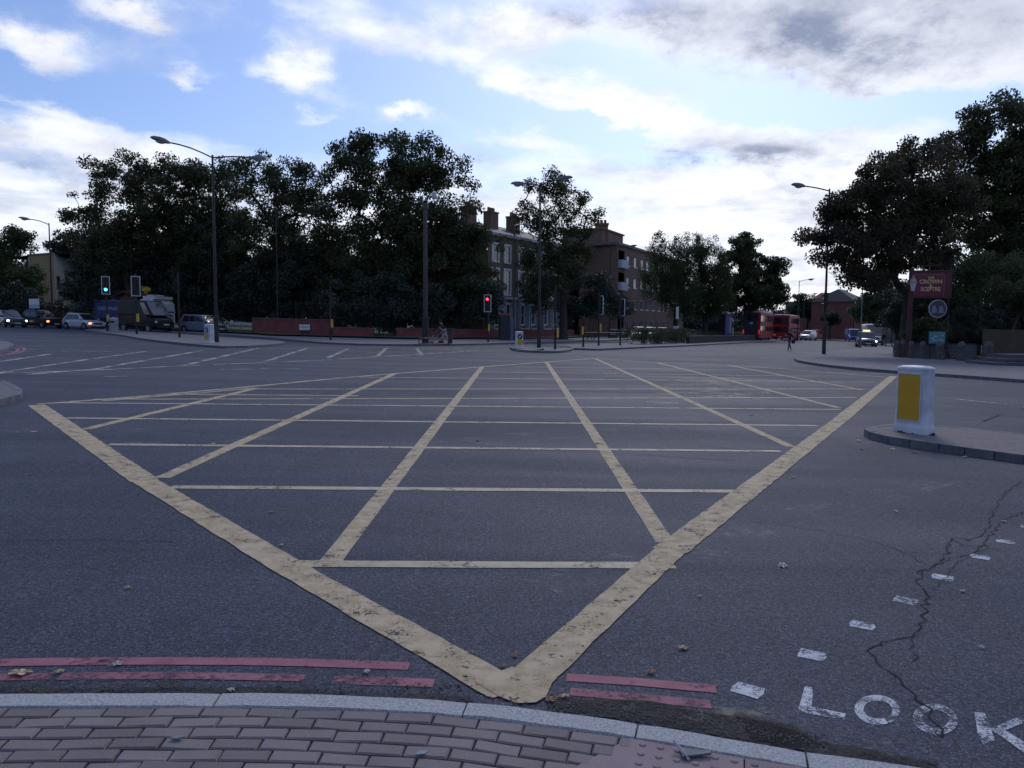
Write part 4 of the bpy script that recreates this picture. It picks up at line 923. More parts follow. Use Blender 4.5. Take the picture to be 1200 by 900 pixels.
lamp_right = lamp_post('black street lamp with one long left arm at the tip of the pub pavement', 965.3, 417, 10.9, [(-2.2, -.6, .12)], r=.085)
for x, Y, H, a, lab in ((934.5, 128, 9.6, 1.6, 'first of the two faint lamps over the far road, taller in the picture'), (941, 168, 9.2, 2, 'farther faint lamp over the far road, left of the red roofed house'), (949, 215, 9, -1.8, 'faintest lamp over the far road, almost at its end')):
    lamp_post(lab, x, None, H, [(a, -.3, .2)], Y=Y, group='faint lamps up the far road', r=.08, mt=DKG)
# camera mast
b = gp(498.7, 404.8); r_ = root('camera_mast', b, 'thick grey black camera mast with a box base, in front of the largest tree', 'mast')
mb = MB(); mb.box(-.2, .2, -.2, .2, -.1, 1.75); mb.box(-.28, .28, -.26, .26, 1.75, 1.85); mb.build('base_cabinet', BLK, r_, bevel=.01)
mb = MB(); mb.tube((0, 0, 1.8), (0, 0, 9.0), .15, .12, 12); mb.tube((0, 0, 8.9), (0, 0, 9.25), .22, .20, 12); mb.build('pole', DKG, r_, smooth=True)
mb = MB(); mb.tube((.1, 0, 9.2), (.1, 0, 9.6), .04); mb.tube((.1, 0, 9.6), (.6, -.1, 9.75), .04); mb.box(-.35, -.15, -.12, .12, 9.25, 9.7); mb.build('bracket', DKG, r_)
mb = MB(); mb.lathe([(.05, 10.0), (.15, 9.95), (.17, 9.7), (.13, 9.55), (.04, 9.48)], 12, Matrix.Translation((.6, -.1, .0))); mb.build('camera_dome', mat('camera_white', (.55, .56, .58), .4), r_, smooth=True)

# ================================================================ TRAFFIC SIGNALS
GREEN = mat('green_light', (.05, 1, .45), .3, emit=5, var=0); REDL = mat('red_light', (1, .03, .05), .3, emit=4, var=0)
DARKL = mat('dark_lens', (.02, .02, .022), .25); BOARD = mat('backing_board_white', (.62, .64, .68), .5, var=.05); BYEL = mat('push_box_yellow', (.62, .45, .05), .5)
def signal_head(r_, c, face, lit=None, s=1., border=True):
    """c = centre, face = direction the lenses look (angle in the ground plane)"""
    M = Matrix.Translation(c) @ Matrix.Rotation(face+math.pi/2, 4, 'Z')       # local -y faces out
    mb = MB(); mb.box(-.15*s, .15*s, -.06*s, .16*s, -.5*s, .5*s, M); h = mb.build('signal_head', BLK, r_, bevel=.02)
    mb = MB()
    mb.box(-.26*s, .26*s, -.01, .01, -.66*s, .66*s, M); mb.build('backing_board', BLK, h)
    if border:
        mb = MB(); t = .045*s; w, H_ = .30*s, .70*s
        mb.box(-w, -w+t, -.02, .016, -H_, H_, M); mb.box(w-t, w, -.02, .016, -H_, H_, M); mb.box(-w+t, w-t, -.02, .016, H_-t, H_, M); mb.box(-w+t, w-t, -.02, .016, -H_, -H_+t, M)
        mb.build('white_border', BOARD, h)
    for i, z in enumerate((.33, 0, -.33)):
        mb = MB(); mb.lathe([(.10*s, 0), (.105*s, .02), (.05*s, .035)], 14, M @ Matrix.Translation((0, -.06*s, z*s)) @ Matrix.Rotation(R(90), 4, 'X'))
        mb.build('lens', GREEN if lit == 'g' and i == 2 else REDL if lit == 'r' and i == 0 else DARKL, h, smooth=True)
        mb = MB(); n = 10
        for k_ in range(n):
            a0 = math.pi*k_/n; a1 = math.pi*(k_+1)/n; p = []
            for y in (-.06*s, -.24*s):
                for a_ in (a0, a1): p.append(M @ Vector((math.cos(a_)*.125*s, y, z*s+math.sin(a_)*.125*s)))
            mb.add([p[0], p[1], p[3], p[2]], [(0, 1, 2, 3)])
        mb.build('hood', BLK, h, fix=False)
    return h
def signal(label, px, pyb, head_c, face, lit=None, border=True, box=None, H=None, group='traffic signals on the islands', s=1.):
    b = gp(px, pyb); Y = b.y; r_ = root('traffic_signal', b, label, 'traffic light', group)
    zc = hz(px, head_c, Y) if head_c else None; top = H or (zc+.9)
    mb = MB(); mb.tube((0, 0, -.1), (0, 0, top), .062, None, 10); mb.tube((0, 0, .0), (0, 0, .35), .085, .075, 10); mb.build('pole', BLK, r_, smooth=True)
    if zc:
        d = Vector((math.cos(face), math.sin(face), 0)); signal_head(r_, Vector((0, 0, zc))+d*.16, face, lit, s, border)
    if box:
        z = hz(px, box[1], Y); mb = MB(); x = (box[0]-px)/FPX*Y; mb.box(x-.06, x+.06, -.16, .05, z-.28, z+.28); mb.build('push_button_box', BYEL, r_, bevel=.01)
    return r_
cam_face = R(-90)
signal('traffic signal showing green, left hand one of the pair on the left island', 126, 390, 334.5, R(-70), 'g', True, (127.5, 373), s=1.02)
signal('unlit traffic signal with white border, right hand one of the pair on the left island', 160.5, 393.6, 335.5, R(-60), None, True, (162.5, 372.5), s=1.02)
signal('thin signal post in front of the people carrier, its head edge on', 210.5, 397.5, 335, R(172), None, False, None, s=.6)
signal('dark edge on traffic signal in front of the red wall, right of the name plate', 387.5, 400.5, 351, R(10), None, False, (389.5, 379), s=.9)
signal('traffic signal showing red on the far pavement, left of the kiosk', 572, 402.5, 355.5, R(-105), 'r', True, (573, 384), s=.95, )
signal('post with a dark side on head on the central island, right of the lamp', 650.5, 411.4, 352, R(60), None, False, (653.5, 390), s=.8)
signal('half turned signal with white right edge, left one of the pair by the hedge', 701.5, 406.8, 357.5, R(28), None, True, (703.5, 384), s=1.0)
signal('half turned signal with white right edge, nearest the hedge', 726.8, 406.4, 360, R(32), None, True, None, s=.95)
signal('short post with a yellow push button box between the central islands', 683.5, 408.5, None, 0, None, False, (682.5, 387.5), H=1.75)
# signal on the right lamp post
b = gp(965.3, 417); M = Vector((0, -.1, hz(965.3, 352, b.y))); h = signal_head(lamp_right, M+Vector((-.12, -.15, 0)), R(-215), None, .95, False)
mb = MB(); mb.box(-.12, .12, -.25, -.1, 1.9, 2.3); mb.build('push_button_box', DKG, lamp_right)
# guard railing between the posts at the crossing
def guard_rail(label, p0, p1, h=1.0, sp=.12, group='pedestrian guard rails'):
    b = p0; r_ = root('guard_rail', b, label, 'railing', group); d = p1-p0; L_ = d.length
    mb = MB(); n = int(L_/sp)
    for k_ in range(1, n): p = d*(k_/n); mb.tube(p+Vector((0, 0, .15)), p+Vector((0, 0, h-.04)), .010, None, 4)
    if n > 1: mb.build('bars', DKG, r_)['kind'] = 'stuff'
    for z in (.15, h): mb = MB(); mb.tube(Vector((0, 0, z)), d+Vector((0, 0, z)), .024, None, 6); mb.build('rail', DKG, r_)
    for t in (0, 1): mb = MB(); mb.tube(d*t+Vector((0, 0, -.1)), d*t+Vector((0, 0, h)), .03, None, 8); mb.build('post', DKG, r_)
guard_rail('low open guard rail in front of the person with the pushchair', gp(491, 405.4), gp(525.5, 405.4), .5)
b = gp(527.5, 404.6); r_ = root('control_cabinet', b, 'narrow dark cabinet post right of the pushchair', 'cabinet')
mb = MB(); mb.box(-.15, .15, -.15, .15, -.05, 1.05); mb.build('body', DKG, r_, bevel=.02); mb = MB(); mb.box(-.18, .18, -.18, .18, 1.052, 1.12); mb.build('lid', BLK, r_, bevel=.01)
guard_rail('thin guard rail between the short post and the hedge', gp(684, 403.5), gp(735, 402.0), 1.0, 9)
# ================================================================ VEHICLES
TYRE = mat('tyre', (.018, .018, .02), .85); RIM = mat('alloy_rim', (.30, .31, .33), .35, metal=.7)
TRIM = mat('black_trim', (.015, .015, .018), .5); HLAMP = mat('lit_headlamp', (1, .93, .85), .2, emit=1.6, var=0); HOFF = mat('clear_lamp', (.55, .57, .60), .15)
AMBER = mat('amber_indicator', (1, .38, .12), .3, emit=1.3, var=0); TAIL = mat('tail_lamp', (.40, .02, .02), .3); TAILON = mat('lit_tail_lamp', (.7, .03, .04), .3, emit=.35, var=0)
PLATE = mat('number_plate', (.55, .56, .50), .5, var=.04); PLATEY = mat('yellow_number_plate', (.60, .47, .08), .5, var=.04)
def car_paint(name, c): return mat(name, c, .28, metal=.15, var=.05, coat=.5, vs=1)
P_SILV = car_paint('silver_blue_paint', (.42, .47, .54)); P_BLK = mat('black_paint', (.010, .011, .014), .38, var=.05, spec=.25); P_GREY = car_paint('grey_blue_paint', (.17, .20, .25)); P_NAVY = car_paint('navy_paint', (.03, .045, .08)); P_WHT = car_paint('white_car_paint', (.60, .61, .63)); P_RED = mat('red_paint', (.40, .022, .025), .5, var=.06, spec=.2); P_BLUE = car_paint('blue_paint', (.03, .12, .38)); P_LORRY = mat('lorry_blue_paint', (.045, .06, .17), .5, spec=.3); P_DGREY = car_paint('dark_grey_paint', (.05, .055, .065))
def wheel(r_, x, y, R_, w=.22):
    side = 1 if y > 0 else -1
    M = Matrix.Translation((x, y, R_)) @ Matrix.Rotation(R(90), 4, 'X')
    mb = MB(); mb.lathe([(R_*.62, -w/2), (R_*.94, -w/2), (R_, -w/2+.03), (R_, w/2-.03), (R_*.94, w/2), (R_*.62, w/2)], 24, M); t_ = mb.build('wheel', TYRE, r_, smooth=True)
    mb = MB(); k_ = w/2+.006; mb.lathe([(R_*.60, -k_), (R_*.60, k_)], 20, M)
    for s_ in (-1, 1): 
        for i in range(5):
            a = 2*math.pi*i/5; p = Vector((math.cos(a)*R_*.5, math.sin(a)*R_*.5, s_*(k_+.004))); mb.tube(M @ Vector((0, 0, s_*(k_+.004))), M @ p, .035, .025, 5)
    mb.build('rim', RIM, t_)
def plate(r_, x, z, mt, fwd=1, w=.52):
    mb = MB(); mb.box(min(x, x+.02*fwd), max(x, x+.02*fwd), -w/2, w/2, z-.055, z+.055); mb.build('number_plate', mt, r_)
def car(label, loc, head, paint, L_=4.2, W_=1.78, H_=1.5, kind='hatch', name='parked_car', group=None, head_l=HOFF, indic=None, cat='car', roof_sign=False, Rw=.31, tail=TAIL, roof_rails=False):
    r_ = root(name, loc, label, cat, group, head, True); w = W_/2
    if kind == 'van': bel = [(-.5, .60), (.22, .60), (.30, .50), (.40, .475), (.47, .43), (.5, .36)]; cab = (-.495, .425, -.485, .20, .53); beltz = .50
    elif kind == 'mpv': bel = [(-.5, .52), (-.47, .58), (-.2, .60), (.2, .60), (.34, .575), (.44, .53), (.485, .45), (.5, .36)]; cab = (-.47, .32, -.40, .10, .60); beltz = .58
    elif kind == 'suv': bel = [(-.5, .50), (-.47, .60), (-.2, .62), (.2, .62), (.3, .60), (.43, .57), (.485, .48), (.5, .36)]; cab = (-.46, .24, -.37, .05, .62); beltz = .60
    else: bel = [(-.5, .48), (-.47, .58), (-.2, .60), (.18, .60), (.27, .58), (.42, .52), (.48, .44), (.5, .34)]; cab = (-.46, .26, -.33, .04, .60); beltz = .58
    mb = MB(); rings = []
    for i, (fx, fz) in enumerate(bel):
        x = fx*L_; e = abs(fx)*2; k_ = 1-.16*max(0, (e-.80)/.2)**1.5; hw = w*k_; zl = H_*(.13+.07*max(0, (e-.85)/.15)); zu = H_*fz if kind != 'van' else H_*fz
        half = [(0, zl), (hw*.86, zl), (hw*.985, zl+.10), (hw, zl+(zu-zl)*.55), (hw*.96, zu-.06), (hw*.84, zu), (0, zu+.02)]
        rings.append([Vector((x, y, z)) for y, z in half]+[Vector((x, -y, z)) for y, z in half[-2:0:-1]])
    mb.loft(rings); mb.build('body', paint, r_, smooth=True)
    xr0, xf0, xr1, xf1 = [a*L_ for a in cab[:4]]; zb = cab[4]*H_-.03; wb = w*(.95 if kind == 'van' else .90); wt = w*(.86 if kind == 'van' else .72); xm = .012*L_
    B_ = [Vector((xr0, wb, zb)), Vector((xf0, wb, zb)), Vector((xf0, -wb, zb)), Vector((xr0, -wb, zb))]
    zt = H_-.05; T_ = [Vector((xr1, wt, zt)), Vector((xf1, wt, zt)), Vector((xf1, -wt, zt)), Vector((xr1, -wt, zt))]
    T2 = [Vector((xr1+.22, wt-.18, H_)), Vector((xf1-.22, wt-.18, H_)), Vector((xf1-.22, -wt+.18, H_)), Vector((xr1+.22, -wt+.18, H_))]
    mb = MB(); mb.loft([B_, T_, T2]); mb.build('cabin', paint, r_, bevel=.10 if kind == 'van' else .03)
    # faces: front (windscreen), rear, left, right
    fr = [B_[2], B_[1], T_[1], T_[2]]; re = [B_[0], B_[3], T_[3], T_[0]]; lf = [B_[1], B_[0], T_[0], T_[1]]; rt = [B_[3], B_[2], T_[2], T_[3]]
    g = MB(); g.panel(fr, .05, .95, .06, .95); g.build('windscreen', GLS, r_)
    if kind != 'van': g = MB(); g.panel(re, .09, .91, .15, .90); g.build('rear_window', GLS, r_)
    spans = {'van': [(.06, .21)], 'mpv': [(.08, .36), (.38, .63), (.65, .90)]}.get(kind, [(.13, .47), (.50, .80), (.82, .93)])
    for q_, rev in ((lf, False), (rt, True)):
        for a, b in spans:
            if rev: a, b = 1-b, 1-a
            v0 = .10; g = MB(); g.panel(q_, a, b, v0, .88); g.build('side_window', GLS, r_)
    for x in (-.31*L_, .31*L_):
        for s_ in (-1, 1):
            a = MB(); M = Matrix.Translation((x, s_*(w-.03), Rw)) @ Matrix.Rotation(R(90), 4, 'X'); a.lathe([(Rw*1.17, -.04), (Rw*1.17, .04)], 24, M); a.build('wheel_arch', TRIM, r_)
            wheel(r_, x, s_*(w-.10), Rw)
    zf = H_*.40 if kind != 'van' else H_*.34; xf = L_*.475
    for s_ in (-1, 1):
        h = MB(); M = Matrix.Translation((xf, s_*w*.72, zf)) @ Matrix.Rotation(s_*R(-28), 4, 'Z'); h.box(-.14, .06, -.19, .19, -.09, .085, M); h.build('headlight', (indic if (indic and s_ < 0) else head_l), r_, bevel=.03)
        h = MB(); M = Matrix.Translation((-L_*.485, s_*w*.78, H_*.47)); h.box(-.05, .08, -.11, .11, -.17, .17, M); h.build('tail_light', tail, r_, bevel=.02)
        h = MB(); h.box(xf0-.35, xf0-.17, s_*(w+.02)-.11, s_*(w+.02)+.11, beltz*H_+.02, beltz*H_+.17); h.build('wing_mirror', paint, r_, bevel=.03)
        for fx in (-.12, .08): h = MB(); h.box(fx*L_, fx*L_+.18, s_*(w+.012)-.02, s_*(w+.012)+.02, H_*.50, H_*.50+.03); h.build('door_handle', paint, r_)
    h = MB(); h.box(L_*.482, L_*.503, -w*.48, w*.48, zf-.09, zf+.05); h.build('grille', TRIM, r_, bevel=.01)
    h = MB(); h.box(L_*.478, L_*.512, -w*.80, w*.80, H_*.15, H_*.235); h.build('bumper', TRIM, r_, bevel=.02); h = MB(); h.box(-L_*.512, -L_*.485, -w*.85, w*.85, H_*.17, H_*.27); h.build('bumper', TRIM, r_, bevel=.02)
    plate(r_, L_*.513, H_*.26, PLATE); plate(r_, -L_*.512, H_*.30, PLATEY, -1)
    if roof_rails or kind == 'suv':
        for s_ in (-1, 1): h = MB(); h.tube((xr1+.2, s_*(wt-.08), H_+.02), (xf1-.3, s_*(wt-.08), H_+.02), .025); h.build('roof_rail', RIM, r_)
    if roof_sign:
        h = MB(); h.box(-.25, .05, -.35, .35, H_, H_+.20); h.build('roof_sign', mat('taxi_sign', (.95, .80, .35), .4, emit=.7, var=0), r_, bevel=.02)
    return r_
hd = R(-24); LQ = 'queue of traffic waiting on the left'
def at_px(px, by): return gp(px, by)
car('silver blue people carrier at the head of the left hand queue, beside the lamp post', at_px(238, 390.6), hd, P_GREY, 4.3, 1.8, 1.66, 'mpv', 'people_carrier', LQ)
car('tall black panel van with a big sloping windscreen, behind the pair of signals', at_px(171, 389.2), R(-30), P_BLK, 5.4, 2.0, 2.75, 'van', 'panel_van', LQ, cat='van', Rw=.35)
car('small silver hatchback with a lit orange indicator, left of the grey bin', at_px(98, 386.2), R(-26), P_SILV, 4.0, 1.76, 1.5, 'hatch', 'hatchback_car', LQ, head_l=HOFF, indic=AMBER)
car('black four by four with one orange glowing headlamp, second from the left in the queue', at_px(49, 384.4), R(-26), P_BLK, 4.3, 1.8, 1.66, 'suv', 'four_by_four', LQ, head_l=HOFF, indic=AMBER)
car('grey roofed car half hidden behind the black four by four and the silver hatchback', at_px(77, 381.5), R(-22), P_GREY, 4.3, 1.8, 1.6, 'hatch', 'estate_car', LQ)
car('dark blue car with both headlights lit, foremost at the left edge', at_px(10, 383.4), R(-38), P_NAVY, 4.3, 1.8, 1.6, 'suv', 'estate_car', LQ, head_l=HLAMP)
car('paler car roof between the dark blue car and the black four by four', at_px(20, 380.5), R(-24), P_GREY, 4.2, 1.75, 1.5, 'hatch', 'hatchback_car', LQ)
# generic big box vehicle
def panel_row(r_, quad, spans, v0, v1, nm='side_window', mt=GLS, off=.012):
    for a, b in spans: g = MB(); g.panel(quad, a, b, v0, v1, off); g.build(nm, mt, r_)
def quads(x0, x1, w, z0, z1):
    return dict(left=[(x1, w, z0), (x0, w, z0), (x0, w, z1), (x1, w, z1)], right=[(x0, -w, z0), (x1, -w, z0), (x1, -w, z1), (x0, -w, z1)],
                front=[(x1, -w, z0), (x1, w, z0), (x1, w, z1), (x1, -w, z1)], rear=[(x0, w, z0), (x0, -w, z0), (x0, -w, z1), (x0, w, z1)])
def wheels(r_, xs, w, R_=.48):
    for x in xs:
        for s_ in (-1, 1): wheel(r_, x, s_*(w-.13), R_, .28)
# grab lorry behind the black van
loc = gp(146, 386.5); loc.y += 2.2; loc.z = G(loc.x)
r_ = root('grab_lorry', loc, 'blue sided tipper lorry with a white cab and a folded red and yellow crane', 'lorry', LQ, R(-24), True)
mb = MB(); mb.box(-4.2, 3.9, -1.0, 1.0, .65, .95); mb.build('chassis', TRIM, r_)
mb = MB(); mb.box(-4.2, 1.0, -1.25, 1.25, 1.05, 2.75)
for i in range(7): mb.box(-4.15+.83*i, -4.05+.83*i, -1.30, -1.253, 1.05, 2.75)
mb.build('tipper_body', P_LORRY, r_)
mb = MB(); mb.box(-4.25, 1.05, -1.32, -1.20, 2.755, 2.86); mb.box(-4.25, 1.05, 1.20, 1.32, 2.755, 2.86); mb.build('rim_rail', mat('worn_grey_metal', (.13, .14, .17), .6), r_)
mb = MB(); mb.box(-3.6, .2, -1.325, -1.303, 1.85, 2.2); mb.build('side_lettering_band', mat('faded_white_lettering', (.20, .22, .33), .6, vs=9, wear=(4, .38, .55)), r_)
g_ = random.Random(5); mb = MB()
for _ in range(26):
    x = g_.uniform(-3.6, .4); mb.lathe([(.25, 2.4), (.5, 2.6), (.35, 2.85+g_.uniform(0, .35)), (.05, 3.0+g_.uniform(0, .4))], 7, Matrix.Translation((x, g_.uniform(-.6, .6), 0)))
mb.build('load', mat('rusty_load', (.10, .05, .045), .9, vs=2), r_)
mb = MB(); mb.loft([[Vector((x, y, z)) for y, z in ((-1.2, .7), (-1.25, 1.9), (-1.15, zt), (1.15, zt), (1.25, 1.9), (1.2, .7))] for x, zt in ((2.0, 3.0), (3.6, 3.0), (4.05, 2.6))]); mb.build('cab', P_WHT, r_, bevel=.05)
mb = MB(); mb.panel([(4.05, -1.2, 1.75), (4.05, 1.2, 1.75), (3.9, 1.1, 2.7), (3.9, -1.1, 2.7)], .04, .96, .02, .9, .02); mb.build('windscreen', GLS, r_)
Q = quads(2.0, 4.0, 1.25, .7, 3.0)
mb = MB(); mb.panel(Q['right'], .35, .85, .5, .85, .02); mb.build('side_window', GLS, r_)
mb = MB(); mb.box(2.3, 3.9, -1.1, 1.1, 3.01, 3.30); mb.box(2.4, 3.2, -.7, -.3, 3.35, 3.45); mb.box(2.4, 3.2, .3, .7, 3.35, 3.45); mb.box(2.4, 2.5, -.7, .7, 3.30, 3.35); mb.build('roof_beacon_bar', P_WHT, r_, bevel=.04)
CRR = mat('crane_red', (.24, .035, .035), .6); CRY = mat('crane_yellow', (.52, .42, .05), .6)
mb = MB(); mb.tube((1.5, 0, .9), (1.5, 0, 3.6), .16, .14, 8); mb.tube((1.5, 0, 3.4), (-1.5, -.2, 3.75), .20, .14, 6); mb.tube((-1.5, -.2, 3.7), (-2.6, -.3, 3.2), .18, .12, 6); mb.build('crane_arm', CRR, r_)
mb = MB(); mb.box(1.3, 1.75, -.35, .35, 3.8, 4.15); mb.tube((1.5, 0, 3.6), (1.5, 0, 3.75), .2); mb.box(1.3, 1.7, -.6, .2, 4.17, 4.25); mb.build('crane_head', CRY, r_, bevel=.03)
wheels(r_, (-3.0, -1.7, 3.1), 1.25)

# vehicles beyond the reservation on the right
def bus(label, loc, head, mt, L_=10.5, W_=2.5, H_=4.3, decks=2, roof=None, name='double_decker_bus', rear_dark=False, group='traffic beyond the central reservation', cat='bus'):
    r_ = root(name, loc, label, cat, group, head, True); w = W_/2; x0, x1 = -L_/2, L_/2
    mb = MB(); mb.box(x0, x1, -w, w, .35, H_-.22); mb.build('body', mt, r_, bevel=.12)
    mb = MB(); mb.box(x0+.05, x1-.05, -w+.08, w-.08, H_-.24, H_); mb.build('roof', roof or mt, r_, bevel=.10)
    Q = quads(x0, x1, w, .35, H_-.22)
    rows = ((.28, .48), (.66, .90)) if decks == 2 else ((.42, .85),)
    for v0, v1 in rows:
        for side in ('left', 'right'):
            panel_row(r_, Q[side], [(.04+.155*i, .175+.155*i) for i in range(6)], v0, v1)
    panel_row(r_, Q['front'], [(.06, .94)], rows[0][0]-.02, rows[0][1]+.03, 'windscreen')
    if decks == 2: panel_row(r_, Q['front'], [(.06, .94)], .62, .92, 'upper_windscreen')
    if rear_dark: panel_row(r_, Q['rear'], [(.03, .86)], .05, .95, 'engine_cover', mat('bus_rear_dark', (.02, .022, .035), .5)); panel_row(r_, Q['rear'], [(.2, .8)], .68, .88, 'rear_window', off=.02); panel_row(r_, Q['rear'], [(.40, .58)], .55, .62, 'route_number_box', PLATE, .022)
    else: panel_row(r_, Q['rear'], [(.12, .88)], rows[-1][0], rows[-1][1], 'rear_window')
    for s_ in (-1, 1):
        mb = MB(); mb.box(x0-.03, x0+.02, s_*(w-.12)-.08, s_*(w-.12)+.08, 1.0, 1.6); mb.build('tail_light', TAILON if rear_dark else TAIL, r_)
        mb = MB(); mb.box(x1-.02, x1+.04, s_*(w-.3)-.2, s_*(w-.3)+.2, .75, .98); mb.build('headlight', HOFF, r_)
    wheels(r_, (x0+2.4, x1-2.4), w); plate(r_, x1+.005, .6, PLATE); return r_
WROOF = mat('bus_white_roof', (.50, .50, .52), .5)
def far(px, Y): return col(px, Y)
bus('red bus seen from its dark tail end with lit red lamps, beyond the reservation', far(888, 122), R(62), P_RED, H_=4.35, roof=WROOF, rear_dark=True)
bus('red bus facing the camera with a pale roof, right of the dark tailed bus', far(921, 133), R(-119), P_RED, L_=10, H_=4.2, roof=WROOF)
bus('pale and red bus half hidden behind the right lamp post signal', far(981, 185), R(-121), P_RED, L_=9, H_=3.9, roof=WROOF, decks=2)
# blue lorry
loc = far(840, 112); r_ = root('box_lorry', loc, 'dark blue box lorry with an open rear painted on as a black panel and a white cab edge', 'lorry', 'traffic beyond the central reservation', R(62), True)
mb = MB(); mb.box(-2.4, 1.5, -1.75, 1.75, .8, 3.75); mb.build('box_body', P_LORRY, r_, bevel=.04)
mb = MB(); Q = quads(-2.4, 1.5, 1.75, .8, 3.75); mb.panel(Q['rear'], .06, .94, .04, .94, .01); mb.build('painted_rear_opening', mat('painted_dark_inside', (.008, .008, .010), .9), r_)  # rear is closed: the dark of the inside is painted on as a black panel
mb = MB(); A_ = Q['rear']; mb.panel([Vector(A_[0]).lerp(Vector(A_[3]), .45), Vector(A_[1]).lerp(Vector(A_[2]), .45), A_[2], A_[3]], .3, .7, .2, .85, .03); mb.build('tarpaulin', mat('grey_tarpaulin', (.06, .07, .10), .8), r_)
mb = MB(); mb.panel(Q['right'], .45, .82, .1, .82, .02); mb.build('side_panel', mat('pale_side_panel', (.22, .25, .32), .6), r_)
mb = MB(); mb.box(1.6, 3.1, -1.6, 1.6, .7, 2.9); mb.build('cab', P_WHT, r_, bevel=.1)
mb = MB(); Q = quads(1.6, 3.1, 1.6, .7, 2.9); mb.panel(Q['right'], .3, .8, .5, .88, .02); mb.build('side_window', GLS, r_)
mb = MB(); mb.box(-2.4, 3.0, -.8, .8, .45, .79); mb.build('chassis', TRIM, r_); wheels(r_, (-1.4, 2.3), 1.6, .45)
RG = 'traffic beyond the central reservation'
car('white and red car with a sloping tail, right of the second red bus', far(947, 138), R(-128), P_WHT, 4.4, 1.8, 1.75, 'mpv', 'people_carrier', RG)
car('red estate car tucked behind the white one beyond the reservation', far(955, 152), R(-128), P_RED, 4.4, 1.8, 1.9, 'mpv', 'people_carrier', RG)
car('bright blue van facing down the far road, right of the half hidden bus', far(999, 142), R(-100), P_BLUE, 4.8, 2.0, 2.2, 'van', 'panel_van', RG, cat='van')
car('taxi with lit pinkish headlights and a yellow roof sign, by the slim grey post', far(1014.5, 88), R(-108), P_DGREY, 4.5, 1.85, 1.72, 'mpv', 'taxi', None, head_l=HLAMP, cat='taxi', roof_sign=True)
car('white roofed van close behind the taxi', far(1021, 100), R(-105), P_WHT, 5.6, 2.05, 2.7, 'van', 'panel_van', None, cat='van')
for i, (x, Y, p, lab) in enumerate(((748, 100, P_WHT, 'pale car roof showing just over the left end of the hedge'), (762, 103, P_SILV, 'silver car roof showing over the middle of the hedge, parked by the flats'), (776, 106, P_BLK, 'black car roof showing over the right end of the hedge'))):
    car(lab, far(x, Y), R(-100+i*5), p, 4.2, 1.75, 1.6, 'hatch', 'parked_car', 'cars parked by the flats')
